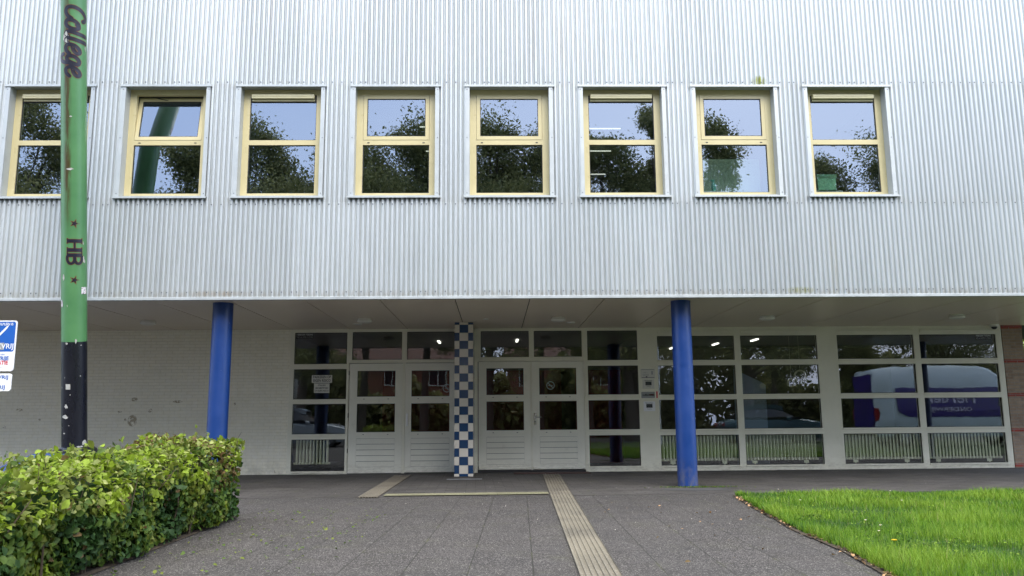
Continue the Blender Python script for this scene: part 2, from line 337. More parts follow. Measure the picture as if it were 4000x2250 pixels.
def npmesh(name, V, F, mi, mats, parent=None, smooth=False):
    me = bpy.data.meshes.new(name); nv, nf, k = len(V), len(F), F.shape[1]
    me.vertices.add(nv); me.vertices.foreach_set('co', np.asarray(V, np.float32).ravel())
    me.loops.add(nf*k); me.loops.foreach_set('vertex_index', F.astype(np.int32).ravel())
    me.polygons.add(nf); me.polygons.foreach_set('loop_start', np.arange(0, nf*k, k, dtype=np.int32)); me.polygons.foreach_set('loop_total', np.full(nf, k, np.int32))
    for q in mats: me.materials.append(MATS[q])
    me.polygons.foreach_set('material_index', mi.astype(np.int32))
    if smooth: me.polygons.foreach_set('use_smooth', np.ones(nf, bool))
    me.update(calc_edges=True); me.validate()
    o = bpy.data.objects.new(name, me); COL.objects.link(o)
    if parent: o.parent = parent
    return o
_tc = {}
def text_geo(txt, size=1., bold=0., shear=0., align='CENTER', space=1.):
    key = (txt, size, bold, shear, align, space)
    if key in _tc: return _tc[key]
    cu = bpy.data.curves.new('t', 'FONT'); cu.body = txt; cu.size = size; cu.align_x = align; cu.align_y = 'CENTER'; cu.offset = bold; cu.shear = shear; cu.space_character = space; cu.resolution_u = 2
    ob = bpy.data.objects.new('t', cu); COL.objects.link(ob)
    dg = bpy.context.evaluated_depsgraph_get(); me = bpy.data.meshes.new_from_object(ob.evaluated_get(dg))
    r_ = ([tuple(v.co) for v in me.vertices], [tuple(p.vertices) for p in me.polygons])
    bpy.data.objects.remove(ob); bpy.data.curves.remove(cu); bpy.data.meshes.remove(me); _tc[key] = r_; return r_
def add_text(mb, txt, size, fn, width=None, **k):
    v, f = text_geo(txt, size, **k); n = len(mb.v)
    sc = 1
    if width and v:
        xs = [p[0] for p in v]; sc = width/(max(xs)-min(xs))
    for p in v: mb.v.append(tuple(fn(p[0]*sc, p[1])))
    for q in f: mb.f.append(tuple(n+i for i in q)); mb.mi.append(mb.m)

# ================================================================== GROUND
D = 4.195                                   # ground-floor wall plane
def sheet(name, pts, z, m):
    mb = MB(); mb.face([(x, y, z) for x, y in pts]); return tag(mb.build(name, m), kind='structure')
sheet('ground', [(-150,-150), (150,-150), (150,150), (-150,150)], -.05, 'soil_grass')
sheet('forecourt', [(-30,-24), (30,-24), (30,-.9), (-30,-.9)], -.004, 'aggregate_slabs')
mb = MB(); mb.box(-30, 30, -.9, 4.5, -.2, 0); tag(mb.build('canopy_pavement', 'clinker_paving'), kind='structure')
mat('asphalt', (.05,.05,.052), .9); nt = MATS['asphalt'].node_tree; setc(MATS['asphalt'], ramp(nt, noise(nt, objco(nt), 60, 6, .7), [(.3, g3(.035)), (.7, g3(.075))]))
sheet('road', [(-60,-24), (60,-24), (60,-17), (-60,-17)], .004, 'asphalt')
# ribbed guide paving: strips with real ribs running along their length
def strip(p0, p1, q0, q1, n=7, z=.003):       # p = left/right edge at one end, q = at the other
    p0, p1, q0, q1 = map(lambda a: Vector((*a, 0)), (p0, p1, q0, q1))
    mb = MB()
    for i in range(n):
        a, b, c_ = i/n, (i+.5)/n, (i+1)/n
        for s0, s1, z0, z1 in ((a, b-.06/n, z+.010, z+.010), (b-.06/n, b+.1/n, z+.010, z), (b+.1/n, c_-.08/n, z, z), (c_-.08/n, c_, z, z+.010)):
            mb.face([p0.lerp(p1, s0)+Vector((0,0,z0)), p0.lerp(p1, s1)+Vector((0,0,z1)), q0.lerp(q1, s1)+Vector((0,0,z1)), q0.lerp(q1, s0)+Vector((0,0,z0))])
    return mb
o = strip((.50,-8.5), (.77,-8.5), (.893,3.46), (1.22,3.46)).build('tactile_paving', 'ribbed_tiles'); tag(o, kind='structure')
o = strip((-1.885,-1.0), (-1.612,-1.0), (-1.93,3.5), (-1.62,3.5)).build('tactile_paving', 'ribbed_tiles'); tag(o, kind='structure')
o = strip((-1.56,-.85), (-1.56,-.52), (.74,-.80), (.745,-.47), 3).build('tactile_paving', 'ribbed_edge'); tag(o, kind='structure')
# lawn base
GE = [(3.28,-1.16), (3.08,-2.6), (2.95,-3.7), (2.84,-4.6), (2.80,-5.2), (2.78,-5.8), (2.68,-6.6), (2.62,-7.0), (2.45,-9.5), (2.3,-16)]
mb = MB(); mb.face([(x, y, .012) for x, y in GE[::-1]] + [(20,-1.16,.012), (20,-16,.012)][::1]); tag(mb.build('lawn_soil', 'soil_grass'), kind='structure')
mb = MB()
for (a, b) in zip(GE[:-1], GE[1:]):
    mb.face([(a[0]-.09+.03*random.random(), a[1], .006), (b[0]-.09, b[1], .006), (b[0]+.1, b[1], .008), (a[0]+.1, a[1], .008)])
tag(mb.build('border_soil', 'earth'), kind='structure')
mb = MB(); mb.face([(-3.9,-11,.003), (-2.72,-11,.003), (-2.84,-3.1,.003), (-3.9,-3.1,.003)]); tag(mb.build('hedge_soil', 'earth'), kind='structure')

# ================================================================== THE BUILDING
B = empty('school_building', (0,0,0), 'school building with corrugated zinc upper storey overhanging white doors and glazed front', 'building')
X0, X1, ZT, ZS = -13.0, 13.2, 9.2, 2.894
WX, WP, WW = -7.6595, 1.8197, 1.2473
WZ0, WZ1 = 4.50, 6.335
wins = [(WX+i*WP, WX+i*WP+WW) for i in range(8)]
lw = WX-WP; wins_all = [(lw, lw+WW)] + wins
# corrugated cladding
pitch = .076; ns = 16; step = pitch/ns; nx = int(round((X1-X0)/step))
xs = X0+np.arange(nx+1)*step
ph = (xs-X0)/pitch*2*PI
vly = (.5-.5*np.cos(ph))**1.8                    # broad crests, narrow valleys
grv = np.clip(-np.cos(ph), 0, 1)**14*0; grv = np.exp(-((((ph-PI+PI)/(2*PI)+.0) % 1.0-0.0)**2)/.0006)+np.exp(-((1-((ph)/(2*PI)) % 1.0)**2)/.0006)
ys = -.032+.036*vly+.006*grv     # a fine swage line runs down each crest
zl = [2.925, 4.475, 6.345, ZT]
V = np.array([(x, y, z) for z in zl for x, y in zip(xs, ys)]); n1 = nx+1
F = []
for k in range(3):
    for i in range(nx):
        xm = (xs[i]+xs[i+1])/2
        if k == 1 and any(a-.03 < xm < b+.03 for a, b in wins_all): continue
        F.append((k*n1+i, k*n1+i+1, (k+1)*n1+i+1, (k+1)*n1+i))
mb = MB(); mb.v = V.tolist(); mb.f = F; mb.mi = [0]*len(F)
# screws sit in the sheet's crests
mb.m = 1
crest = [X0+i*pitch for i in range(int((X1-X0)/pitch))]
seq = []; k = 0
while k < len(crest):
    seq.append(crest[k]); seq.append(crest[k+1] if k+1 < len(crest) else crest[k])
    for q in (3,5,7,9,11):
        if k+q < len(crest): seq.append(crest[k+q])
    k += 13
for z in (2.998, 4.385, 6.40):
    for x in seq:
        mb.lathe([(.011,0), (.011,.004), (.006,.008)], (0,0,0), 6, False)
        n = 18
        for i in range(len(mb.v)-n, len(mb.v)):
            p = mb.v[i]; mb.v[i] = (x+p[0]*1.0, -.032-p[2], z+p[1]*1.0)
clad = mb.build('cladding', ['zinc_sheet', 'screw_steel'], B)
me = clad.data; me.polygons.foreach_set('use_smooth', [True]*len(me.polygons)); me.update()
# structural wall behind the cladding, with openings
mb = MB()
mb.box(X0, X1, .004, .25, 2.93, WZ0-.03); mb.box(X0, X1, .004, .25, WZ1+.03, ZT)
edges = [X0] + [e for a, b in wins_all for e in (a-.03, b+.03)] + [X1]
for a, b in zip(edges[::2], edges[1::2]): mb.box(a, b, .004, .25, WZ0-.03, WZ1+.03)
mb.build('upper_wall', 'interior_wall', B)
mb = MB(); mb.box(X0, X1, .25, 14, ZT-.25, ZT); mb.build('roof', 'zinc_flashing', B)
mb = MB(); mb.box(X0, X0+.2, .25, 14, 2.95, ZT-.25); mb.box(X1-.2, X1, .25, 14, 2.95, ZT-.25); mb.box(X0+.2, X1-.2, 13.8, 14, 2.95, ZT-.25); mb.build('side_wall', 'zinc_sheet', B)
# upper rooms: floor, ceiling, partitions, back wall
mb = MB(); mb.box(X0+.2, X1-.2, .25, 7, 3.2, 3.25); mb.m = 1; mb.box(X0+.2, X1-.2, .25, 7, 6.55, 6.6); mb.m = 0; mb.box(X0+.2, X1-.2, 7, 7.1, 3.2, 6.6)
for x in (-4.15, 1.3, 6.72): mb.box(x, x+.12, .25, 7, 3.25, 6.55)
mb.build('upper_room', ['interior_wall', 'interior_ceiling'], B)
# drip edge
mb = MB(); mb.box(X0, X1, -.045, .03, 2.878, 2.924, .004); mb.build('drip_edge', 'zinc_flashing', B)

# ---- soffit: panels with open joints
sx_ = [-2.97+1.172*k for k in range(-9, 15)]
ysm = [.03, .62, 1.85, 3.1, D+.0]
mb = MB()
for a, b in zip(sx_[:-1], sx_[1:]):
    for j, (c_, d_) in enumerate(zip(ysm[:-1], ysm[1:])):
        g = .004
        mb.box(a+.008, b-.008, c_+(.0015 if j else 0), d_-.0015, ZS, ZS+.02)
mb.build('soffit', 'soffit_panel', B)
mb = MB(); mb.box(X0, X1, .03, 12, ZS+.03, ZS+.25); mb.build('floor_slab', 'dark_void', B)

# ---- ground floor walls
mb = MB(); mb.box(X0+.5, -4.165, D, D+.25, 0, ZS-.001); mb.build('painted_wall', 'painted_brick', B)
mb = MB(); mb.box(-4.165, -4.15, D-.004, D+.1, 0, ZS-.001); mb.build('wall_edge_trim', 'cream_frame', B)
mb = MB(); mb.box(10.505, 10.93, D-.02, 9, 0, ZS-.001)
pier = mb.build('brick_pier', 'yellow_brick', B)
for z in (.02, .72, 1.43, 2.12, 2.825): mb = MB(); mb.box(10.503, 10.933, D-.0225, D+.6, z, z+.062); mb.build('red_course', 'red_brick', pier)
# interior of the ground floor
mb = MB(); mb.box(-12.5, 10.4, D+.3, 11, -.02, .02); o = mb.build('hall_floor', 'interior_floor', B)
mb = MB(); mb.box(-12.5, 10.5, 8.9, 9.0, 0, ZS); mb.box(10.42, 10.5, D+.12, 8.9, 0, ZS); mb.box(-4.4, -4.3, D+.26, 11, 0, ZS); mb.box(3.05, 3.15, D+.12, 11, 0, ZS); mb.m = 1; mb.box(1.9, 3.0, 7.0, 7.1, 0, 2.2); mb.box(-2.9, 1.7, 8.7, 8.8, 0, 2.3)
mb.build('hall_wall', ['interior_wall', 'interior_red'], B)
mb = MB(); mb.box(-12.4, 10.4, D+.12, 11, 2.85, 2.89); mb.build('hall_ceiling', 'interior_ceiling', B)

# ---- columns
def column(x, y, lab=None):
    mb = MB(); mb.lathe([(.155, 0), (.155, 2.875)], seg=40, capb=False, capt=False)
    mb.lathe([(.157, 2.86), (.157, ZS)], seg=40, capb=False, capt=False)
    o = mb.build('column', 'blue_column', B, smooth=True, loc=(x, y, 0)); return o
for x in (-11.6, -4.31, 2.974, 10.75): column(x, .445)

# ---- tiled pillar
px0, px1, py0, py1 = -.777, -.423, 3.10, D+.05
mb = MB(); mb.m = 2; mb.box(px0+.004, px1-.004, py0+.004, py1, 0, ZS-.002)
rows = [0, .05] + [.05+.1552*(k+1) for k in range(18)] + [ZS-.003]
cols = [px0, px0+.094, px0+.26, px1]
g = .0018
for r_ in range(len(rows)-1):
    for c_ in range(3):
        blue = ((r_ % 2 == 0) == (c_ == 1))
        mb.m = 0 if blue else 1
        mb.box(cols[c_]+g, cols[c_+1]-g, py0, py0+.006, rows[r_]+g, rows[r_+1]-g)
    for c_ in range(7):
        y0 = py0+.007+c_*.1552; y1 = min(y0+.1552, py1)
        mb.m = 0 if (r_+c_) % 2 else 1
        mb.box(px1-.006, px1, y0+g, y1-g, rows[r_]+g, rows[r_+1]-g)
        mb.box(px0, px0+.006, y0+g, y1-g, rows[r_]+g, rows[r_+1]-g)
mb.build('tiled_pillar', ['tile_blue', 'tile_white', 'grout'], B)

# ---- ground-floor glazing
FY0, FY1, GY = D-.015, D+.085, D+.03
def glazed(name, x0, x1, holes, z0=0., z1=ZS-.002, hx=None, fr='cream_frame', vents=False, fy0=FY0, bead=True):
    """one column of panes in a frame; holes = [(ztop, zbottom)] ordered downward"""
    hx0, hx1 = hx
    mb = MB(); mb.box(x0, hx0, fy0, FY1, z0, z1); mb.box(hx1, x1, fy0, FY1, z0, z1)
    zt = z1
    for (a, b) in holes:
        mb.box(hx0, hx1, fy0, FY1, a, zt); zt = b
    mb.box(hx0, hx1, fy0, FY1, z0, zt)
    root = mb.build(name, fr, B)
    for (a, b) in holes:
        g = MB(); g.box(hx0+.001, hx1-.001, GY, GY+.008, b+.001, a-.001); g.build('pane', 'shop_glass', root)
        g = MB(); s = .009
        g.box(hx0, hx0+s, GY-.02, GY-.002, b, a); g.box(hx1-s, hx1, GY-.02, GY-.002, b, a); g.box(hx0+s, hx1-s, GY-.02, GY-.002, a-s, a); g.box(hx0+s, hx1-s, GY-.02, GY-.002, b, b+s)
        g.build('gasket', 'gasket', root)
        if bead:
            g = MB(); g.box(hx0-.004, hx1+.004, fy0-.018, fy0-.001, b-.034, b-.006, .003); g.build('sill', fr, root)
    if vents:
        g = MB(); a = z1-.055; g.box(hx0+.01, hx1-.01, fy0-.022, fy0-.001, a-.085, a-.028, .006); g.box(hx0+.01, hx1-.01, fy0-.014, fy0-.001, a-.024, a+.0, .004); g.build('ventilation_strip', fr, root)
    return root
glazed('window', -4.15, -2.965, [(2.824,2.185), (2.082,1.478), (1.382,.784), (.679,.057)], hx=(-4.08,-3.015))
for a, b, c_, d_ in ((-2.965,-1.85,-2.91,-1.90), (-1.85,-.777,-1.80,-.80)): glazed('fanlight', a, b, [(2.832,2.264)], z0=2.20, hx=(c_, d_))
for a, b, c_, d_ in ((-.36,.738,-.297,.687), (.738,1.83,.789,1.772)): glazed('fanlight', a, b, [(2.835,2.302)], z0=2.215, hx=(c_, d_))
mb = MB(); mb.box(-.423, -.36, D-.02, FY1, 0, ZS-.002); mb.build('door_frame', 'cream_frame', B)
glazed('window', 1.83, 2.925, [(2.832,2.227), (2.113,1.527), (1.415,.83), (.715,.107)], hx=(1.884,2.914))
HR = [(2.712,2.217), (2.108,1.517), (1.413,.822), (.705,.104)]
glazed('window', 3.30, 4.975, HR, hx=(3.322,4.912), vents=True)
glazed('window', 4.975, 6.70, HR, hx=(5.04,6.63), vents=True)
glazed('window', 7.0, 8.70, HR, hx=(7.047,8.643), vents=True)
glazed('window', 8.70, 10.49, HR, hx=(8.768,10.37), vents=True)
mb = MB(); mb.box(2.925, 3.30, D-.012, FY1, 0, ZS-.002); mb.build('wall_panel', 'cream_frame', B)
mb = MB(); mb.box(6.70, 7.0, D-.012, FY1, 0, ZS-.002); mb.build('wall_panel', 'cream_frame', B)
# doors
def door(x0, x1, z0, z1, gx0, gx1, panes, handle=None, bar=False, hinge=None):
    y0, y1 = D-.006, D+.05
    mb = MB()
    lo0, lo1 = .13, .69
    if bar: lo0, lo1 = .155, .70
    holes = panes+[(lo1, lo0)]
    mb.box(x0, gx0, y0, y1, z0, z1); mb.box(gx1, x1, y0, y1, z0, z1); zt = z1
    for a, b in holes: mb.box(gx0, gx1, y0, y1, a, zt); zt = b
    mb.box(gx0, gx1, y0, y1, z0, zt)
    o = mb.build('door', 'door_paint', B)
    mb = MB(); mb.box(gx0, gx1, y0+.02, y0+.03, lo0, lo1); mb.m = 1
    n = 5; h = (lo1-lo0)/n
    for k in range(n): mb.box(gx0+.002, gx1-.002, y0+.0015, y0+.012, lo0+k*h+.0035, lo0+(k+1)*h-.0035, .0025)
    mb.build('board_panel', ['gasket', 'door_paint'], o)
    for a, b in panes:
        g = MB(); g.box(gx0+.001, gx1-.001, y0+.022, y0+.03, b+.001, a-.001); g.build('pane', 'shop_glass', o)
        g = MB(); s = .008
        g.box(gx0, gx0+s, y0+.008, y0+.021, b, a); g.box(gx1-s, gx1, y0+.008, y0+.021, b, a); g.box(gx0+s, gx1-s, y0+.008, y0+.021, a-s, a); g.box(gx0+s, gx1-s, y0+.008, y0+.021, b, b+s); g.build('gasket', 'gasket', o)
        for fx in (.18, .82):
            g = MB(); q = gx0+(gx1-gx0)*fx; g.box(q-.014, q+.014, y0-.003, y0+.001, b-.052, b-.042); g.build('drain_slot', 'black_plastic', o)
    if bar:
        g = MB(); g.box(x0+.01, x1-.01, y0-.03, y0-.0005, z0+.005, z0+.055, .008); g.build('weather_bar', 'door_paint', o)
    if handle == 'plate':
        g = MB(); g.box(x0+.025, x0+.065, y0-.012, y0-.0005, .93, 1.18, .003); g.build('pull_plate', 'white_paint', o)
    if handle == 'lever':
        g = MB(); q = x0+.055; g.box(q-.022, q+.022, y0-.01, y0-.0005, .93, 1.17, .004); g.tube([(q, y0-.01, 1.085), (q, y0-.05, 1.085)], .011, 10); g.tube([(q, y0-.05, 1.085), (q+.03, y0-.055, 1.085), (q+.125, y0-.05, 1.085)], .010, 10); g.m = 1; g.tube([(q, y0-.016, 1.0), (q, y0-.009, 1.0)], .014, 12)
        g.build('handle', ['rail_metal', 'gasket'], o, smooth=True)
    if hinge is not None:
        for z in (.45, 1.15, 2.0):
            g = MB(); g.tube([(hinge, y0-.008, z-.045), (hinge, y0-.008, z+.045)], .008, 8); g.build('hinge', 'gasket', o)
    return o
P1 = [(2.04,1.52), (1.38,.815)]; P2 = [(2.074,1.536), (1.405,.83)]
door(-2.955, -1.885, .012, 2.188, -2.792, -2.026, P1, hinge=-2.962)
door(-1.825, -.78, .02, 2.188, -1.70, -.932, P1, handle='plate')
mb = MB(); mb.box(-1.883, -1.827, D-.012, D+.05, 0.005, 2.198); mb.build('door_mullion', 'cream_frame', B)
door(-.345, .712, .05, 2.208, -.183, .572, P2, bar=True)
door(.742, 1.80, .05, 2.208, .89, 1.645, P2, handle='lever', bar=True)
mb = MB(); mb.box(.714, .740, D-.01, D+.05, .005, 2.213); mb.build('door_mullion', 'cream_frame', B)
mb = MB(); mb.box(1.802, 1.828, D-.014, D+.05, .0, 2.213); mb.build('door_frame', 'cream_frame', B)
mb = MB(); mb.box(-.36, 1.80, D-.05, D+.06, .002, .045); mb.build('threshold', 'gasket', B)
mb = MB(); mb.box(-4.15, -.777, D-.002, D+.06, -.01, .011); mb.build('threshold', 'gasket', B)

# ---- upper windows
WY = .13                                   # face of the yellow frame
def upper_window(i, x0, x1, kind):
    o = sub('window', B, (x0, 0, 0)); W_ = x1-x0
    z0, z1 = WZ0+.03, WZ1
    zt0, zt1 = 5.405, 5.485
    f = MB(); fw = .092; yb = WY+.07
    f.box(-.0115, fw, WY, yb, z0, z1); f.box(W_-fw, W_+.0115, WY, yb, z0, z1)
    f.box(fw, W_-fw, WY, yb, z0, z0+.075); f.box(fw, W_-fw, WY, yb, zt0, zt1); f.box(fw, W_-fw, WY, yb, z1-.09, z1)
    f.build('frame', 'yellow_frame', o)
    def pane(a, b, zb, zt, y, tilt=0, parent=o):
        g = MB(); g.box(a, b, 0, .008, 0, zt-zb); p = g.build('pane', 'window_glass', parent, loc=(0, y, zb)); p.rotation_euler = (-tilt, 0, 0)
        g = MB(); s = .010
        g.box(a, a+s, -.012, -.001, 0, zt-zb); g.box(b-s, b, -.012, -.001, 0, zt-zb); g.box(a+s, b-s, -.012, -.001, zt-zb-s, zt-zb); g.box(a+s, b-s, -.012, -.001, 0, s)
        q = g.build('gasket', 'gasket', parent, loc=(0, y, zb)); q.rotation_euler = (-tilt, 0, 0)
    pane(fw, W_-fw, z0+.075, zt0, WY+.03)
    def caps(z, only=(0, 1)):
        for k in only:
            q = fw+.09 if k == 0 else W_-fw-.09
            c_ = MB(); c_.box(q-.018, q+.018, WY-.004, WY+.001, z-.006, z+.008); c_.build('drain_cap', 'black_plastic', o)
    caps(z0+.03)
    if kind == 'vent':
        zv = 6.135
        pane(fw, W_-fw, zt1, zv, WY+.03)
        v_ = MB(); v_.box(fw+.002, W_-fw-.002, WY+.02, yb-.002, zv, z1-.092); v_.m = 1
        v_.box(fw+.03, W_-fw-.03, WY-.06, WY+.018, zv+.035, z1-.094, .004); v_.box(fw+.03, W_-fw-.03, WY-.066, WY-.06, zv+.06, zv+.064)
        v_.box(fw+.03, W_-fw-.03, WY-.015, WY+.016, zv+.004, zv+.022, .003)
        v_.build('ventilation_grille', ['gasket', 'vent_metal'], o)
    else:
        caps(zt0+.035)
        sz0, sz1 = zt1+.004, z1-.094; sa, sb = fw+.004, W_-fw-.004
        H = sz1-sz0; t = R(8.5) if kind == 'open' else 0; m_ = .058
        s_ = MB(); y = 0
        s_.box(sa, sa+m_, 0, .05, 0, H); s_.box(sb-m_, sb, 0, .05, 0, H); s_.box(sa+m_, sb-m_, 0, .05, 0, m_); s_.box(sa+m_, sb-m_, 0, .05, H-m_, H)
        q = s_.build('sash', 'yellow_frame', o, loc=(0, WY-.006, sz0)); q.rotation_euler = (-t, 0, 0)
        # glass lies in the sash plane
        y0 = WY-.006; 
        g = MB(); g.box(sa+m_, sb-m_, .018, .026, m_, H-m_); p = g.build('pane', 'window_glass', o, loc=(0, y0, sz0)); p.rotation_euler = (-t, 0, 0)
        g = MB(); s = .010; a, b, c_, d_ = sa+m_, sb-m_, m_, H-m_
        g.box(a, a+s, .006, .017, c_, d_); g.box(b-s, b, .006, .017, c_, d_); g.box(a+s, b-s, .006, .017, d_-s, d_); g.box(a+s, b-s, .006, .017, c_, c_+s)
        p = g.build('gasket', 'gasket', o, loc=(0, y0, sz0)); p.rotation_euler = (-t, 0, 0)
        if kind == 'open':
            g = MB(); g.box(fw, W_-fw, WY+.062, WY+.069, zt1, zt1+.01); g.tube([(W_*.3, WY+.06, sz1-.02), (W_*.5, WY+.12, sz1-.06)], .006, 6); g.build('window_stay', 'gasket', o)
    # zinc flashings round the opening
    fl = MB(); a, b = -.012, W_+.012
    fl.box(a-.062, a, -.040, -.0325, WZ0+.0, WZ1+.0); fl.box(a-.004, a, -.0325, WY+.02, WZ0, WZ1); fl.build('side_flashing', 'zinc_flashing', o); fl = MB()
    fl.box(b, b+.062, -.040, -.0325, WZ0+.0, WZ1+.0); fl.box(b, b+.004, -.0325, WY+.02, WZ0, WZ1)
    fl.build('side_flashing', 'zinc_flashing', o)
    fl = MB(); fl.extrude([(0,0)]*0 or [(a-.085, 6.318), (b+.085, 6.318), (b+.085, 6.352), (a-.085, 6.352)], -.055, -.045); fl.box(a-.085, b+.085, -.045, WY+.02, 6.336, 6.342); fl.build('head_flashing', 'zinc_flashing', o)
    fl = MB(); fl.box(a-.09, b+.09, -.075, -.067, 4.478, 4.503); fl.extrude([(a-.09, 4.503), (b+.09, 4.503), (b+.09, 4.507), (a-.09, 4.507)], -.075, -.01)
    fl.box(a, b, -.01, WY+.03, 4.507, WZ0+.03); fl.box(a-.09, b+.09, -.067, -.0325, 4.478, 4.482); fl.build('sill_flashing', 'zinc_flashing', o)
    for zz in (WZ0+.06, (WZ0+WZ1)/2+.05, WZ1-.06):
        for xx in (a-.04, b+.04):
            c_ = MB(); c_.box(xx-.007, xx+.007, -.044, -.040, zz-.006, zz+.006); c_.build('screw', 'screw_steel', o)
    return o
kinds = ['vent', 'open', 'vent', 'sash', 'sash', 'vent', 'sash', 'vent']
WL = []
for i, (a, b) in enumerate(wins): WL.append(upper_window(i, a, b, kinds[i]))
upper_window(-1, *wins_all[0], 'sash')
WL[1]['label'] = 'window with its upper sash tilted open'

# ================================================================== FIXTURES ON THE BUILDING
# round ceiling luminaires
def luminaire():
    t = empty('ceiling_lamp', (0,0,0), 'x', 'lamp', 'round lamps under the canopy')
    mb = MB(); mb.lathe([(.115, 0), (.125, -.012), (.125, -.03), (.110, -.036)], seg=32, capb=False); mb.build('base_ring', 'lamp_white', t, smooth=True)
    mb = MB(); mb.lathe([(.135, -.036), (.140, -.045), (.132, -.062), (.095, -.078), (.04, -.085), (.002, -.086)], seg=32, capb=False, capt=False); mb.build('diffuser', 'lamp_white', t, smooth=True)
    return t
lum = luminaire()
LL = [((-6.40, 2.62), 'round white ceiling lamp above the painted brick wall, left of the left blue column'), ((-2.40, 2.49), 'round white ceiling lamp above the left pair of doors'), ((1.16, 2.46), 'round white ceiling lamp above the right pair of doors'),
      ((5.03, 2.41), 'round white ceiling lamp just right of the right blue column'), ((8.56, 2.38), 'round white ceiling lamp farthest right, nearest the brick pier')]
for i, ((x, y), lab) in enumerate(LL):
    o = lum if i == 0 else copy_tree(lum); o.location = (x, y, ZS); o['label'] = lab
for i, ((x, y), lab) in enumerate([((-2.66, 3.28), 'small flat round ceiling speaker above the left pair of doors'), ((1.46, 3.23), 'small flat round ceiling speaker above the right pair of doors'), ((-.17, 2.6), 'small flat ceiling disc right above the chequered pillar')]):
    mb = MB(); r_ = .085 if i < 2 else .05
    mb.lathe([(r_, 0), (r_, -.008), (r_*.85, -.016), (r_*.4, -.018)], seg=28, capb=False)
    tag(mb.build('ceiling_disc', 'lamp_white', smooth=True, loc=(x, y, ZS)), lab, 'ceiling disc', 'small flat discs in the canopy ceiling')
# dome camera
t = empty('security_camera', (10.25, 4.0, ZS), 'white dome security camera under the canopy beside the brick pier', 'camera')
mb = MB(); mb.lathe([(.085, 0), (.088, -.02), (.080, -.045), (.06, -.05)], seg=28, capb=False); mb.build('housing', 'lamp_white', t, smooth=True)
mb = MB(); mb.lathe([(.055, -.05), (.054, -.07), (.04, -.093), (.02, -.103), (.001, -.105)], seg=24, capb=False, capt=False); mb.build('dome', 'gasket', t, smooth=True)

# name plates on the cream panel between the windows
NY = D-.012
def plate(cx, cz, w_, h_, lab, m, draw):
    mb = MB(); mb.chbox(cx-w_/2, cx+w_/2, NY-.010, NY-.0005, cz-h_/2, cz+h_/2, .002)
    o = mb.build('wall_plate', m); tag(o, lab, 'sign')
    g = MB(); draw(g, cx, cz, lambda x, z: (x, NY-.0112, z)); 
    if g.v: g.build('lettering', ['ink', 'sign_red', 'sign_grey', 'sign_white'], o)
    return o
def rect(g, x0, x1, z0, z1, f, m=0): g.m = m; g.face([f(x0,z0), f(x1,z0), f(x1,z1), f(x0,z1)])
def tx(g, s, size, cx, cz, f, m=0, off=.0004, **k): g.m = m; add_text(g, s, size, lambda a, b: (lambda p: (p[0], p[1]-off, p[2]))(f(cx+a, cz+b)), **k)
def d1(g, cx, cz, f):
    rect(g, cx-.13, cx+.13, cz+.078, cz+.084, f); rect(g, cx-.13, cx+.13, cz-.083, cz-.074, f); rect(g, cx-.045, cx-.015, cz-.074, cz-.055, f)
    tx(g, 'UNIT 1', .03, cx-.05, cz+.02, f, 2); 
    for k in range(4): rect(g, cx-.11, cx+.02, cz-.012-k*.013, cz-.008-k*.013, f, 2); 
    rect(g, cx+.07, cx+.1, cz-.02, cz+.05, f, 2)
def d2(g, cx, cz, f):
    tx(g, 'Kamerverhuur', .026, cx, cz+.066, f, bold=.0006); rect(g, cx-.062, cx+.062, cz-.028, cz+.045, f)
    for k in range(3): rect(g, cx-.05, cx+.05, cz-.014+k*.018, cz-.009+k*.018, f, 2)
    tx(g, 'Beveiliging', .02, cx, cz-.055, f)
def d3(g, cx, cz, f):
    rect(g, cx-.155, cx+.12, cz-.05, cz+.075, f, 2); rect(g, cx+.15, cx+.178, cz-.05, cz+.085, f, 1); rect(g, cx-.01, cx+.11, cz-.004, cz+.03, f, 1); 
    g.m = 0; add_text(g, 'nuffic', .05, lambda a, b: (cx-.075+a, NY-.0124, cz+.012+b), bold=.001)
plate(3.11, 1.945, .29, .20, 'topmost plate on the cream panel, with a black bar along its top and bottom', 'paper', d1)
plate(3.115, 1.735, .24, .19, 'small cream plate with a dark square, second from the top on the cream panel', 'paper', d2)
plate(3.115, 1.50, .385, .24, 'wide grey plate with a red block at its right end on the cream panel', 'cream_frame', d3)
plate(3.118, 1.285, .235, .195, 'lowest plate on the cream panel, white with a dark square', 'sign_white', d2)

# notices behind and on the glass
def notice(name, cx, cz, w_, h_, y, m, lab, lines, cat='notice'):
    mb = MB(); mb.box(cx-w_/2, cx+w_/2, y, y+.0015, cz-h_/2, cz+h_/2); o = mb.build(name, m); tag(o, lab, cat)
    g = MB()
    for (s, size, dx, dz, mm, wd) in lines:
        g.m = mm; add_text(g, s, size, lambda a, b: (cx+dx+a, y-.001, cz+dz+b), width=wd, bold=size*.02)
    if g.v: g.build('lettering', ['ink', 'sticker_white', 'sign_red'], o)
    return o
GYo = GY-.0025
notice('paper_notice', -3.515, 1.885, .41, .155, GYo, 'paper', 'upper white paper on the left window reading PARKEREN OP EIGEN RISICO', [('PARKEREN OP', .075, 0, .036, 0, .36), ('EIGEN RISICO', .075, 0, -.034, 0, .35)])
notice('paper_notice', -3.515, 1.70, .31, .19, GYo-.002, 'paper', 'lower white paper on the left window about parking mopeds', [('STALLEN', .045, 0, .055, 0, .15), ('(BROM)FIETSEN', .045, 0, 0, 0, .26), ('OP EIGEN RISICO', .045, 0, -.055, 0, .28)])
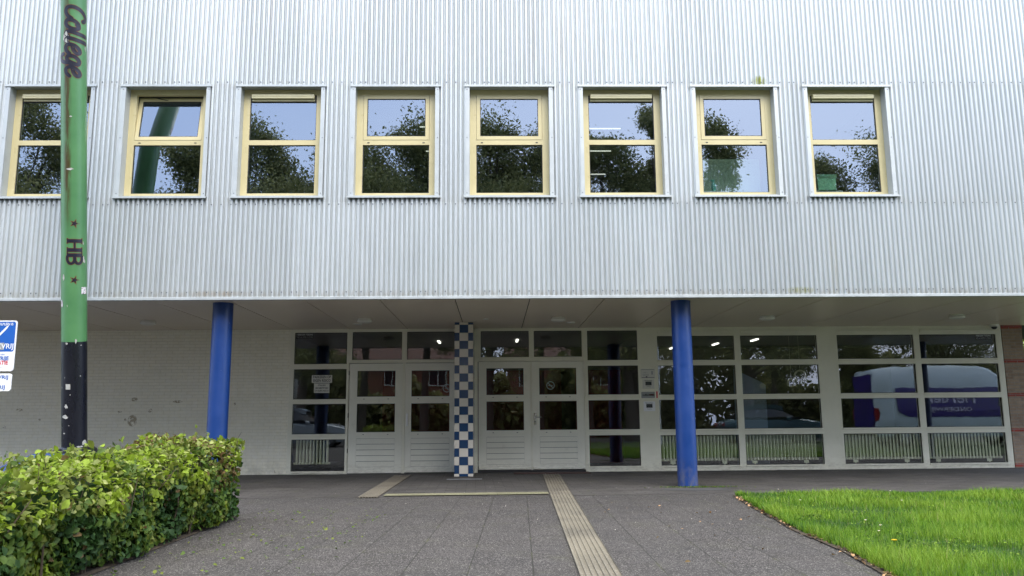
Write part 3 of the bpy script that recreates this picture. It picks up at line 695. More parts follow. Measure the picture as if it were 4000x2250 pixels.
for (cx, lab) in ((-3.88, 'white-lettered VERBODEN TOEGANG sticker high on the left window pane'), (10.14, 'white-lettered VERBODEN TOEGANG sticker high on the right-hand window by the brick pier')):
    cz = 2.765 if cx < 0 else 2.66
    mb = MB(); mb.box(cx-.17, cx+.17, GYo, GYo+.001, cz-.055, cz+.055); o = mb.build('warning_sticker', 'gasket'); tag(o, lab, 'sticker', 'no-entry stickers on the glass')
    g = MB(); g.m = 0; add_text(g, 'VERBODEN TOEGANG', .05, lambda a, b: (cx+a, GYo-.001, cz+.022+b), width=.32, bold=.001); add_text(g, 'ART. 461 WETB. V. STRAFR.', .03, lambda a, b: (cx+a, GYo-.001, cz-.028+b), width=.32)
    g.build('lettering', 'sticker_white', o)
def ring(mb, cx, cz, r0, r1, y, n=28):
    for k in range(n):
        a, b = 2*PI*k/n, 2*PI*(k+1)/n
        mb.face([(cx+r0*math.cos(a), y, cz+r0*math.sin(a)), (cx+r1*math.cos(a), y, cz+r1*math.sin(a)), (cx+r1*math.cos(b), y, cz+r1*math.sin(b)), (cx+r0*math.cos(b), y, cz+r0*math.sin(b))])
for cx, cz, lab in ((-.985, 1.68, 'round no-smoking sticker on the glass of the door left of the chequered pillar'), (1.12, 1.72, 'round no-smoking sticker on the glass of the far right door')):
    g = MB(); y = D+.0125; ring(g, cx, cz, .068, .085, y); c45 = .048
    g.face([(cx-c45-.006, y-.0005, cz+c45-.006), (cx+c45-.006, y-.0005, cz-c45-.006), (cx+c45+.006, y-.0005, cz-c45+.006), (cx-c45+.006, y-.0005, cz+c45+.006)])
    g.face([(cx-.045, y-.0003, cz-.006), (cx+.045, y-.0003, cz-.006), (cx+.045, y-.0003, cz+.006), (cx-.045, y-.0003, cz+.006)])
    tag(g.build('no_smoking_sticker', 'galv_post'), lab, 'sticker', 'no-smoking stickers on the doors')

# column radiators behind the lower panes
def radiator(x0, x1, lab):
    t = empty('radiator', ((x0+x1)/2, D+.118, 0), lab, 'radiator', 'column radiators behind the lower panes')
    n = int(round((x1-x0)/.0695)); proto = None
    for k in range(n):
        x = x0-(x0+x1)/2+(k+.5)*(x1-x0)/n
        if proto is None:
            mb = MB()
            for yy in (-.05, .05): mb.tube([(0, yy, .2), (0, yy, .68), (0, yy*.6, .72)], .0145, 8)
            mb.box(-.02, .02, -.065, .065, .185, .225, .01); mb.box(-.02, .02, -.065, .065, .69, .73, .01)
            proto = mb.build('column_section', 'rad_paint', t, smooth=True); proto.location.x = x
        else:
            c_ = proto.copy(); COL.objects.link(c_); c_.parent = t; c_.location.x = x
    mb = MB(); mb.tube([(-(x1-x0)/2-.03, 0, .205), ((x1-x0)/2+.03, 0, .205)], .021, 10); mb.tube([(-(x1-x0)/2, 0, .71), ((x1-x0)/2, 0, .71)], .017, 8); mb.build('header_pipe', 'rad_paint', t, smooth=True)
    for q in (-.55, .5):
        if q < -(x1-x0)/2 or q > (x1-x0)/2: continue
        mb = MB(); mb.box(q-.05, q+.05, -.04, -.03, .13, .19); mb.tube([(q, -.035, .02), (q, -.035, .14)], .014, 8); mb.build('foot_bracket', 'rad_paint', t)
    return t
radiator(-4.02, -3.35, 'cream column radiator behind the lowest pane of the left window')
radiator(3.36, 4.89, 'cream column radiator partly hidden behind the right blue column')
radiator(5.06, 6.52, 'cream column radiator behind the pane right of the right blue column')
radiator(7.08, 8.62, 'cream column radiator second from the brick pier')
radiator(8.79, 10.30, 'cream column radiator nearest the brick pier')

# lit strip lamps inside
ORD = ['first','second','third','fourth','fifth','sixth','seventh','eighth','ninth','tenth']
LI = [(3.36,6.3),(4.55,8.4),(3.6,8.0),(6.05,6.4),(5.4,7.4),(4.9,8.7),(.5,6.2),(-1.3,6.4)]; LI.sort()
ref = None
for i, (x, y) in enumerate(LI):
    if ref is None:
        mb = MB(); mb.box(-.028, .028, -.24, .24, -.03, 0, .006); ref = mb.build('strip_lamp', 'lamp_on'); o = ref
    else: o = ref.copy(); COL.objects.link(o)
    o.location = (x, y, 2.845); tag(o, f'small lit strip lamp on the dark hall ceiling behind the glass, {ORD[i]} from the left', 'lamp', 'lit strip lamps in the entrance hall')
ref = None
for i, (x, y, z) in enumerate([(-.9,2.2,6.45),(-.9,3.6,6.45),(-.9,5.2,6.45),(-.95,6.6,6.45),(1.9,2.3,6.45),(1.9,3.6,6.45),(2.0,5.2,6.45)]):
    if ref is None:
        mb = MB(); mb.box(-.5, .5, -.011, .011, -.02, 0, .004); ref = mb.build('tube_lamp', 'tube_on'); o = ref
    else: o = ref.copy(); COL.objects.link(o)
    o.location = (x, y, z+.04); tag(o, f'lit tube lamp behind the {"fifth" if i < 4 else "sixth"} upper window, {ORD[i if i < 4 else i-4]} one inwards', 'lamp', 'lit tube lamps in the classrooms upstairs')

# things behind the upper panes
def crate(x, y, z):
    mb = MB(); w_, d_, h_, t = .30, .2, .26, .006
    mb.box(-w_/2, w_/2, -d_/2, -d_/2+t, 0, h_); mb.box(-w_/2, w_/2, d_/2-t, d_/2, 0, h_); mb.box(-w_/2, -w_/2+t, -d_/2+t, d_/2-t, 0, h_); mb.box(w_/2-t, w_/2, -d_/2+t, d_/2-t, 0, h_); mb.box(-w_/2+t, w_/2-t, -d_/2+t, d_/2-t, 0, t)
    for k in range(3): mb.box(-w_/2-.012, w_/2+.012, -d_/2-.012, -d_/2-.0005, h_-.05+k*.02, h_-.04+k*.02)
    o = mb.build('storage_crate', 'green_plastic', loc=(x, y, z)); return tag(o, 'green plastic crate on the sill inside the rightmost upper window', 'crate')
crate(5.40, .34, 4.67)
mb = MB(); mb.box(5.20, 5.66, .26, .5, 4.63, 4.665); tag(mb.build('window_shelf', 'white_paint'), 'white sill board under the green crate inside the rightmost upper window', 'shelf')
mb = MB(); mb.lathe([(.035,0),(.038,.02),(.038,.12),(.03,.15),(.014,.17),(.014,.19)], seg=16); mb.box(-.05, .022, -.012, .012, .19, .215, .003); mb.box(-.03,-.02,-.006,.006,.15,.19)
tag(mb.build('spray_bottle', 'bottle_teal', smooth=True, loc=(3.585, .38, 4.675)), 'teal spray bottle on the sill inside the second upper window from the right', 'bottle')
mb = MB(); mb.box(3.38, 3.8, .28, .5, 4.64, 4.672); tag(mb.build('window_shelf', 'white_paint'), 'white sill board under the teal spray bottle upstairs', 'shelf')
mat('pale_board', (.34,.42,.34), .8)
mb = MB(); mb.box(3.42, 4.42, .56, .58, 4.64, 5.30, .004); tag(mb.build('display_board', 'pale_board'), 'pale green board standing inside the second upper window from the right', 'board')
# hoops hanging in the hall, and a light partition board
for (x, z, r_) in ((6.14, 1.75, .075), (6.335, 1.885, .115)):
    mb = MB(); mb.tube([(x+r_*math.cos(a), D+.25, z+r_*math.sin(a)) for a in np.linspace(0, 2*PI, 33)], .018, 8, cap=False); mb.tube([(x, D+.25, z+r_), (x, D+.25, 2.85)], .003, 5)
    tag(mb.build('hanging_hoop', 'rope', smooth=True), 'larger, upper rope hoop hanging behind the glass' if r_ > .1 else 'smaller, lower rope hoop hanging behind the glass', 'hoop')
mb = MB(); mb.extrude([(5.17, .05), (5.85, .05), (5.85, 1.74), (5.76, 1.80), (5.17, 2.09)], D+1.0, D+1.05)
tag(mb.build('partition_board', 'partition'), 'pale blue-grey board with a slanted top standing inside behind the glass', 'board')

# ground-level bits
mb = MB(); mb.box(-.87, -.245, 2.30, 2.37, .0005, .012, .003); tag(mb.build('drain_strip', 'galv_post'), 'short metal strip set in the paving in front of the chequered pillar', 'metal strip')
mb = MB(); mb.box(.35, 1.84, 3.62, 4.05, .001, .012, .003); tag(mb.build('doormat', 'doormat'), 'dark red-brown mat in front of the right pair of doors', 'doormat')
mb = MB(); n = 34
mb.face([(2.97+(.52+.05*math.sin(3*a))*math.cos(a), -.22+.17*math.sin(a), .0035) for a in np.linspace(0, 2*PI, n, endpoint=False)]); o = mb.build('dark_patch', 'asphalt'); tag(o, 'dark elliptical patch on the paving before the right blue column', 'tar patch')  # flat dark ellipse laid just above the paving

# ================================================================== LEANING PAINTED POLE
PB = Vector((-6.10, -.30, .665)); PT = Vector((-6.072, -1.345, 7.03))
ax = (PT-PB).normalized(); PR = .168
toc = (Vector((0, -CD, CZ))-PB); toc -= ax*toc.dot(ax); toc.normalize(); rgt = toc.cross(-ax); 
if rgt.x < 0: rgt = -rgt
def onp(s, t, r_): a = t/PR; return PB+ax*s+(toc*math.cos(a)+rgt*math.sin(a))*r_
mat('pole_green', (.08,.27,.09), .35); m = MATS['pole_green']; nt = m.node_tree
v = objco(nt); a = noise(nt, v, 2, 4); c = ramp(nt, a, [(.3, (.06,.185,.07)), (.7, (.095,.25,.095))])
sp = N('ShaderNodeSeparateXYZ', nt); nt.links.new(v, sp.inputs[0])
# rust-brown algae run down the left flank (local x is the run's position round the shaft)
run = mth(nt, 'SUBTRACT', 1, mth(nt, 'ABSOLUTE', mth(nt, 'DIVIDE', mth(nt, 'ADD', sp.outputs[0], .085), .06)), True)
zz = ramp(nt, mth(nt, 'DIVIDE', sp.outputs[2], 7.0), [(.44, g3(0)), (.56, g3(.8)), (.85, g3(.7)), (1, g3(.35))])
rn = ramp(nt, noise(nt, objco(nt, (14, 14, 1.6)), 1.5, 7, .7), [(.35, g3(.1)), (.62, g3(1))])
c = mixc(nt, mth(nt, 'MULTIPLY', mth(nt, 'MULTIPLY', mth(nt, 'MULTIPLY', run, zz), rn), 2.4, True), c, (.06,.045,.012))
c = mixc(nt, ramp(nt, noise(nt, objco(nt, (1,1,.3)), 9, 6, .65), [(.6, g3(0)), (.75, g3(.3))]), c, (.05,.12,.05))
setc(m, c)
weathered('pole_black', (.008,.009,.014), .28, .1, 6, .3, dirt=(.12,.12,.13), dirtamt=.08); weathered('peel_grey', (.42,.42,.38), .7, .25, 20, dirtamt=.3)
mat('letter_black', (.012,.012,.025), .35); mat('letter_rust', (.17,.06,.015), .45)
P = empty('painted_pole', PB, 'tall leaning round pole painted green over a black foot, lettered College and HB', 'pole')
rotm = Matrix((rgt, -toc, ax)).transposed()          # local x = towards the right of the picture, local y = away
P.rotation_euler = rotm.to_euler(); inv = rotm.transposed()
def loc_(p): return inv @ (Vector(p)-PB)
# height along the pole
def s_at(v):                                    # distance along the pole of an image row (camera of this scene)
    b_, t_ = -1., 9.
    Minv = co.matrix_world.inverted()
    for _ in range(40):
        m_ = (b_+t_)/2; q = Minv @ (PB+ax*m_+toc*PR); vv = 1125-3177.77*q.y/-q.z
        if vv > v: b_ = m_
        else: t_ = m_
    return b_
Lb = s_at(1336); Lt = 8.6
mb = MB(); mb.lathe([(PR, Lb), (PR, Lt)], seg=48, capb=False); mb.build('green_shaft', 'pole_green', P, smooth=True)
mb = MB(); mb.lathe([(PR+.001, 0), (PR+.001, Lb)], seg=48, capb=False, capt=False); mb.build('black_foot', 'pole_black', P, smooth=True)
mb = MB(); mb.lathe([(.30, -.05), (.30, -.02), (.29, -.012), (.21, 0), (.178, .03), (.17, .05)], seg=36); mb.build('base_flange', 'pole_black', P, smooth=True)
for k in range(8):
    a = 2*PI*k/8+.3; mb = MB(); mb.lathe([(.02,0),(.02,.018),(.012,.02),(.012,.035)], (.255*math.cos(a), .255*math.sin(a), -.014), 6); mb.build('bolt', 'pole_black', P)
def lp(s, t, r_): a = t/PR; return (r_*math.sin(a), -r_*math.cos(a), s)     # local point on the shaft: t>0 is to the right
def ribbon(mb, pts, w_, r_, n=5):
    """smooth brush stroke through pts=(s,t)"""
    P_ = [Vector((a, b)) for a, b in pts]; Q = []
    for i in range(len(P_)-1):
        p0 = P_[max(i-1, 0)]; p1 = P_[i]; p2 = P_[i+1]; p3 = P_[min(i+2, len(P_)-1)]
        for k in range(n):
            u = k/n; Q.append(.5*((2*p1)+(p2-p0)*u+(2*p0-5*p1+4*p2-p3)*u*u+(3*p1-p0-3*p2+p3)*u**3))
    Q.append(P_[-1]); n0 = len(mb.v)
    for i, q in enumerate(Q):
        d_ = (Q[min(i+1, len(Q)-1)]-Q[max(i-1, 0)]).normalized(); nn = Vector((-d_.y, d_.x))*w_/2
        mb.v += [lp(*(q+nn), r_), lp(*(q-nn), r_)]
    for i in range(len(Q)-1): mb.f.append((n0+2*i, n0+2*i+1, n0+2*i+3, n0+2*i+2)); mb.mi.append(mb.m)
    for q, d_ in ((Q[0], Q[0]-Q[1]), (Q[-1], Q[-1]-Q[-2])):                       # round ends
        d_ = d_.normalized(); a0 = math.atan2(d_.y, d_.x)
        mb.face([lp(q.x+w_/2*math.cos(a0+b), q.y+w_/2*math.sin(a0+b), r_) for b in np.linspace(-PI/2, PI/2, 8)])
# letters: (u, h) with u along the reading direction (down the pole), h = height (to the right)
SL = .22
G = {'C': [[(.62,.82),(.50,.98),(.30,.96),(.10,.72),(.0,.38),(.06,.10),(.26,.0),(.48,.08),(.60,.26)]],
     'o': [[(.34,.60),(.16,.56),(.03,.34),(.04,.10),(.18,.0),(.36,.06),(.46,.28),(.44,.50),(.34,.60),(.22,.52)]],
     'l': [[(.12,1.0),(.10,.6),(.06,.2),(.10,.03),(.22,.0),(.30,.10)]],
     'e': [[(.06,.30),(.30,.36),(.44,.50),(.36,.64),(.20,.60),(.06,.40),(.04,.16),(.16,.0),(.36,.02),(.50,.16)]],
     'g': [[(.42,.56),(.26,.62),(.08,.44),(.04,.18),(.16,.04),(.32,.12),(.42,.40),(.44,.58),(.42,.10),(.36,-.22),(.20,-.34),(.04,-.26),(.0,-.14)]]}
def word(mb, w_, s_top, size, base, width, r_):
    u = 0
    for ch in w_:
        for stv in G[ch]: ribbon(mb, [(s_top-(u+a*size+SL*h*size*.5), base+h*size) for a, h in stv], width, r_)
        u += size*{'C': .66, 'o': .56, 'l': .34, 'e': .56, 'g': .58}[ch]
sC, sE = s_at(18), s_at(298)
tot = .66+.56+.34+.34+.56+.58+.52
SZ = (sC-sE)/tot
lt = MB(); lt.m = 0; word(lt, 'College', sC-.02, SZ*.98, -.105, .064, PR+.0022); lt.m = 1; word(lt, 'College', sC-.02, SZ*.98, -.105, .052, PR+.0040)
# serif HB, letters turned to read downwards
def quad(mb, s0, s1, t0, t1, r_):
    n = max(1, int(abs(t1-t0)/.02))
    for k in range(n):
        a, b = t0+(t1-t0)*k/n, t0+(t1-t0)*(k+1)/n
        mb.face([lp(s0, a, r_), lp(s0, b, r_), lp(s1, b, r_), lp(s1, a, r_)])
sH0, sH1, sB1 = s_at(932), s_at(985), s_at(1034)
def HB(mb, gr, r_):
    t0, t1 = -.095, .108; tm = (t0+t1)/2
    q = lambda a, b, c_, d_: quad(mb, a+gr, b-gr, c_-gr, d_+gr, r_)
    a0, a1, b0 = sH0, sH1, sH1-.012
    for s in (a0-.008, a1+.056):                                  # H: two heavy stems with slab serifs
        q(s, s-.050, t0+.010, t1-.010); q(s+.012, s-.062, t0, t0+.014); q(s+.012, s-.062, t1-.014, t1)
    q(a0-.05, a1+.05, tm-.012, tm+.012)
    q(b0-.006, b0-.056, t0+.010, t1-.010); q(b0+.004, b0-.075, t0, t0+.014); q(b0+.004, b0-.075, t1-.014, t1)
    for (a, b) in ((t0+.006, tm), (tm, t1-.006)):
        ribbon(mb, [(b0-.05, a), (b0-.10, a), (sB1+.022, a+(b-a)*.28), (sB1+.022, a+(b-a)*.72), (b0-.10, b), (b0-.05, b)], .036+2*gr, r_)
lt.m = 0; HB(lt, .005, PR+.0022); lt.m = 1; HB(lt, -.001, PR+.004)
for v_ in (873, 1094):
    s = s_at(v_)
    for m_, rr, r_ in ((0, .072, PR+.0022), (1, .050, PR+.004)):
        lt.m = m_; cpt = lp(s, .005, r_); pts = []
        for k in range(10):
            a = PI/2+k*PI/5; q = rr if k % 2 == 0 else rr*.38
            pts.append(lp(s+q*math.cos(a), .005+q*math.sin(a), r_))
        for k in range(10): lt.face([cpt, pts[k], pts[(k+1) % 10]])
lt.build('lettering', ['letter_rust', 'letter_black'], P)
# peeled paint flecks and two stickers
def fleck(mb, v_, t, a, b, sd):
    r = random.Random(sd); s = s_at(v_); cpt = lp(s, t, PR+.0035); n = 11
    pts = [lp(s+b*(.55+.6*r.random())*math.cos(2*PI*k/n), t+a*(.55+.6*r.random())*math.sin(2*PI*k/n), PR+.0035) for k in range(n)]
    for k in range(n): mb.face([cpt, pts[k], pts[(k+1) % n]])
fl = MB()
for i, (v_, t, a, b) in enumerate([(150,-.10,.045,.10),(660,-.05,.05,.02),(455,-.04,.022,.012),(180,.17,.012,.04),(948,.125,.008,.035),(1012,.13,.012,.05),(1020,.15,.012,.03),(1085,-.15,.02,.06),(1195,-.09,.006,.022),(1342,-.10,.022,.02),(1333,.02,.014,.035),(1350,.09,.01,.01),(1628,-.13,.05,.035),(1693,-.14,.022,.012),(1662,-.07,.01,.006),(1588,-.11,.028,.032),(1542,-.05,.009,.009),(1470,.08,.007,.007),(1475,-.13,.005,.012),(1515,-.19,.01,.02),(1735,.14,.05,.04),(1748,.07,.05,.02),(1760,-.17,.05,.015)]):
    fleck(fl, v_, t, a, b, i)
fl.build('peeled_paint', 'peel_grey', P)
mat('sticker_pattern', (.5,.5,.5), .5); m = MATS['sticker_pattern']; nt = m.node_tree; setc(m, ramp(nt, noise(nt, objco(nt), 45, 3, .7), [(.42, (.05,.05,.06)), (.5, (.75,.74,.74)), (.6, (.7,.69,.7)), (.66, (.5,.03,.06))]))
g = MB(); quad(g, s_at(1121), s_at(1149), .095, .19, PR+.004); g.build('sticker', 'sticker_pattern', P)
g = MB(); quad(g, s_at(1173), s_at(1199), -.215, -.165, PR+.004); g.build('sticker', 'sticker_pattern', P)
g = MB(); quad(g, s_at(1500), s_at(1521), -.115, -.05, PR+.004); g.build('sticker', 'peel_grey', P)
# blue plinth
mb = MB(); bx, by = PB.x, PB.y
top = [(bx-.40, by-.35), (bx+.40, by-.42), (bx+.42, by+.42), (bx-.38, by+.45)]; bot = [(bx-1.25, by-.8), (bx+.75, by-.8), (bx+.75, by+.9), (bx-1.25, by+.9)]
for (z1, A, z0, Bq) in ((.612, top, .20, bot), (.20, bot, 0, bot)):
    for k in range(4):
        a, b = k, (k+1) % 4; mb.face([(*Bq[a], z0), (*Bq[b], z0), (*A[b], z1), (*A[a], z1)])
mb.face([(*q, .612) for q in top])
tag(mb.build('pole_plinth', 'blue_column'), 'low blue sloping plinth under the green and black pole, behind the hedge', 'plinth')

# ================================================================== SMOKE-FREE SIGN AT THE LEFT EDGE
SY = -2.70
T = empty('information_sign', (-5.885, SY, 0), 'blue and white smoke-free schoolyard sign on a post at the left edge of the picture', 'sign')
def rrect(x0, x1, z0, z1, r_, n=5):
    pts = []
    for cx, cz, a0 in ((x1-r_, z1-r_, 0), (x0+r_, z1-r_, 90), (x0+r_, z0+r_, 180), (x1-r_, z0+r_, 270)):
        for k in range(n+1): a = R(a0+90*k/n); pts.append((cx+r_*math.cos(a), cz+r_*math.sin(a)))
    return pts
mb = MB(); mb.tube([(0, .035, 0), (0, .035, 2.2)], .028, 12); mb.build('post', 'galv_post', T, smooth=True)
z0, z1 = 1.645, 2.245; wd = .215
mb = MB(); mb.extrude(rrect(-wd, wd, z0, z1, .035), -.012, 0); up = mb.build('upper_panel', 'sign_white', T)
mb = MB(); pts = rrect(-wd+.014, wd-.014, z0+.23, z1-.014, .025); pts = [p for p in pts]
mb.face([(x, -.0128, z) for x, z in pts]); mb.build('blue_field', 'sign_blue', up)
g = MB(); g.m = 0
f0 = lambda dx, z: (lambda a, b: (dx+a, -.0142, z+b))
add_text(g, 'DIT SCHOOLPLEIN IS', .042, f0(0, z1-.045), width=.34, bold=.0006)
add_text(g, 'ROOKVRIJ', .085, f0(0, z0+.292), width=.385, bold=.001)
g.face([(-.13, -.0142, z0+.42), (-.05, -.0142, z0+.335), (.10, -.0142, z0+.50), (.125, -.0142, z0+.545), (.095, -.0142, z0+.53), (-.045, -.0142, z0+.375), (-.11, -.0142, z0+.44)][::1])
g.m = 1; add_text(g, 'OP WEG NAAR EEN', .026, f0(0, z0+.195), width=.2); add_text(g, 'ROOKVRIJE', .062, f0(0, z0+.15), width=.30, bold=.0018)
g.m = 2; add_text(g, 'GENERATIE', .062, f0(0, z0+.098), width=.295, bold=.0018)
g.m = 3; add_text(g, 'www.rookvrijegeneratie.nl', .014, f0(0, z0+.045), width=.18)
g.build('lettering', ['sign_white', 'sign_blue', 'sign_red', 'sign_grey'], up)
g = MB(); g.face([(.01, -.0136, z0+.25), (.085, -.0136, z0+.25), (.085, -.0136, z0+.335), (.01, -.0136, z0+.335)]); g.build('sticker_residue', 'sign_grey', up)
z0, z1 = 1.412, 1.618; wd = .205
mb = MB(); mb.extrude(rrect(-wd, wd, z0, z1, .03), -.012, 0); lo = mb.build('lower_panel', 'sign_white', T)
g = MB(); add_text(g, 'ROOKVRIJ', .06, f0(0, z1-.045), width=.33, bold=.001); add_text(g, 'OOK', .052, f0(0, (z0+z1)/2), bold=.001); add_text(g, 'VAPEVRIJ', .06, f0(-.01, z0+.045), width=.30, bold=.001)
g.build('lettering', 'sign_blue', lo)

# ================================================================== HEDGE
def leaf_cloud(P_, Nn, size, mi, curl=.25, asp=.62):
    """P_: centres, Nn: leaf normals, size per leaf -> folded leaves of 4 quads"""
    n = len(P_); t = rng.normal(size=(n,3)); t -= Nn*(t*Nn).sum(1)[:,None]; t /= np.linalg.norm(t, axis=1)[:,None]+1e-9
    b = np.cross(Nn, t); L = size[:,None]; W = L*asp/2
    k = rng.uniform(-curl, curl, (n,1))
    c0 = P_-t*L*.5; c1 = P_-t*L*.12+Nn*L*.05; c2 = P_+t*L*.22+Nn*L*.03; c3 = P_+t*L*.55-Nn*L*(.10+k*.4)
    l1 = P_-t*L*.15-b*W+Nn*L*(.14+k*.3); l2 = P_+t*L*.2-b*W*.85+Nn*L*(.12+k*.2)
    r1 = P_-t*L*.15+b*W+Nn*L*(.14-k*.3); r2 = P_+t*L*.2+b*W*.85+Nn*L*(.12-k*.2)
    V = np.stack([c0, c1, c2, c3, l1, l2, r1, r2], 1).reshape(-1, 3)
    base = (np.arange(n)*8)[:,None]
    Fq = np.array([[0,1,4,4],[1,2,5,4],[2,3,5,5],[0,6,1,1],[1,6,7,2],[2,7,3,3]])
    # tri faces become quads with a tiny repeat: keep pure tris instead
    Ft = np.array([[0,1,4],[1,2,5],[1,5,4],[2,3,5],[0,6,1],[1,6,7],[1,7,2],[2,7,3]])
    F = (base[:,:,None]+Ft[None]).reshape(-1, 3)
    return V, F, np.repeat(mi, 8)
def leaf_quads(P_, Nn, size, mi, asp=.6):
    n = len(P_); t = rng.normal(size=(n,3)); t -= Nn*(t*Nn).sum(1)[:,None]; t /= np.linalg.norm(t, axis=1)[:,None]+1e-9
    b = np.cross(Nn, t); L = size[:,None]
    V = np.stack([P_-t*L*.5, P_+b*L*asp*.5+t*L*.05, P_+t*L*.5, P_-b*L*asp*.5-t*L*.05], 1).reshape(-1, 3)
    return V, ((np.arange(n)*4)[:,None]+np.arange(4)[None]), mi
def unit(a): return a/(np.linalg.norm(a, axis=1)[:,None]+1e-9)
HX0, HX1, HY0, HY1 = -3.85, -2.80, -9.2, -3.22
def hh(x, y):
    e = np.minimum(np.minimum(x-HX0, HX1-x), HY1-y); rnd = -.16*np.clip(1-e/.16, 0, 1)**2
    return rnd+.025*np.sin(x*11+y*5)*np.sin(y*9)+.695+.02*np.sin(y*2.1+1)+.022*np.sin(x*5+y*3.3)+.03*np.sin(y*6.1+x*2)+.145*np.clip((y+5.4)/1.9, 0, 1)-.03*np.clip((-y-5.5)/3, 0, 1)
pts, nrm, zone = [], [], []
def add(n, f):
    a, b = rng.random(n), rng.random(n); p, q = f(a, b); pts.append(p); nrm.append(q)
def dep(n, s=.05): return np.abs(rng.normal(0, s, n))-.02
def fr(a, b):          # face along the path
    y = HY0+(HY1-HY0)*a; h = hh(HX1, y); z = .03+(h-.04)*b; d_ = dep(len(a), .085); x = HX1+.05*np.sin(y*3+z*5)+.04*np.sin(y*7.1-z*9)-.12*np.clip((z-.55)/.3, 0, 1)**2-.10*np.clip((y+3.45)/.3, 0, 1)**2-d_-.07*np.clip(.35-z, 0, 1)
    return np.stack([x, y, z], 1), np.tile([1, 0, .25], (len(a), 1))
def ft(a, b):
    y = HY0+(HY1-HY0)*a; x = HX0+(HX1-HX0)*b; z = hh(x, y)-dep(len(a), .05); return np.stack([x, y, z], 1), np.tile([.1, 0, 1.], (len(a), 1))
def fe(a, b):
    x = HX0+(HX1-HX0)*a; z = .03+.82*b; y = HY1-dep(len(a), .07)+.05*np.sin(x*8+z*6); return np.stack([x, y, z], 1), np.tile([0, 1, .2], (len(a), 1))
def fb(a, b):
    y = HY0+(HY1-HY0)*a; z = .03+.78*b; x = HX0+dep(len(a), .05); return np.stack([x, y, z], 1), np.tile([-1, 0, .2], (len(a), 1))
add(10500, fr); add(8500, ft); add(1500, fe); add(1500, fb)
def fin(a, b):         # sprigs standing proud of the clipped top
    y = HY0+(HY1-HY0)*a; x = HX0+(HX1-HX0)*b; z = hh(x, y)+rng.exponential(.028, len(a)); return np.stack([x, y, z], 1), rng.normal(size=(len(a), 3))
add(700, fin)
sh = []                                         # stray shoots with a few leaves each
for k in range(60):
    y = rng.uniform(-7.5, HY1-.05); x = HX1-.1-abs(rng.normal(0, .35)); b0 = np.array([x, y, hh(x, y)-.05]); d_ = np.array([rng.normal(0, .35), rng.normal(0, .35), 1.]); L_ = rng.uniform(.07, .17)
    sh.append((b0, b0+d_*L_)); m_ = 5; pts.append(b0+d_*L_*np.linspace(.45, 1.05, m_)[:,None]+rng.normal(0, .012, (m_,3))); nrm.append(rng.normal(size=(m_,3)))
for k in range(26):
    y = rng.uniform(-7, HY1-.1); z_ = rng.uniform(.1, .6); b0 = np.array([HX1-.06, y, z_]); d_ = np.array([1., rng.normal(0, .4), rng.uniform(-.1, .6)]); L_ = rng.uniform(.07, .15)
    sh.append((b0, b0+d_*L_)); pts.append(b0+d_*L_*np.linspace(.5, 1.05, 4)[:,None]+rng.normal(0, .012, (4,3))); nrm.append(rng.normal(size=(4,3)))
Pp = np.concatenate(pts); Nn = unit(np.concatenate(nrm)+rng.normal(0, .55, (len(Pp), 3)))
sz = .034+.046*rng.random(len(Pp))**1.2
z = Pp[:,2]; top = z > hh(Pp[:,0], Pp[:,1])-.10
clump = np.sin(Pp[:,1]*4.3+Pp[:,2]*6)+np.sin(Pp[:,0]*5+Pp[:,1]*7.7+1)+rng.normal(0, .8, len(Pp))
mi = np.where(top, np.where(clump > -.1, 0, np.where(clump > -1.1, 5, 1)), np.where(clump > 2.5, 0, np.where(clump > 1.2, 5, np.where(clump > -.5, 1, 2))))  # top leaves lighter, face leaves darker: shading put into the leaf colours
br = (Pp[:,1] > -4.15) & (Pp[:,1] < -3.45) & (z > .35) & (rng.random(len(Pp)) < .55)
mi = np.where(br, np.where(rng.random(len(Pp)) < .6, 3, 5), mi); mi = np.where(rng.random(len(Pp)) < .012, 3, mi); mi = np.where(top & (rng.random(len(Pp)) < .10), 4, mi)
H = empty('hedge', (-3.3, -6.2, 0), 'clipped beech hedge with fresh lime-green leaves beside the path at left', 'hedge')
off = np.array([-3.3, -6.2, 0])
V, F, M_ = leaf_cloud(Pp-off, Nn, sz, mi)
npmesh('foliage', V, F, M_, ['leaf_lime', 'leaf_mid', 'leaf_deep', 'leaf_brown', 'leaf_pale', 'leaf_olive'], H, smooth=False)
mb = MB(); r = random.Random(3)
for k in range(420):
    y = r.uniform(HY0, HY1-.06); x = r.uniform(HX0+.08, HX1-.06); h = .70*r.uniform(.7, 1.0)
    mb.tube([(x+3.3, y+6.2, 0), (x+3.3+r.uniform(-.08,.08), y+6.2+r.uniform(-.08,.08), h*.5), (x+3.3+r.uniform(-.16,.16), y+6.2+r.uniform(-.16,.16), h)], [.010, .007, .003], 5, cap=False)
for (x, y, h) in ((-3.5, -3.9, .90), (-3.2, -5.6, .76), (-2.85, -3.3, .88)): mb.tube([(x+3.3, y+6.2, .6), (x+3.32, y+6.22, h-.02), (x+3.36, y+6.2, h+.04)], [.004,.003,.0015], 5, cap=False)
for a, b in sh: mb.tube([tuple(a-off), tuple(b-off)], [.003, .0012], 4, cap=False)
mb.build('branches', 'twig', H)
mb = MB(); mb.box(HX0+.16+3.3, HX1-.18+3.3, HY0+6.4, HY1-.22+6.2, .02, .58); mb.build('inner_growth', 'leaf_deep', H)

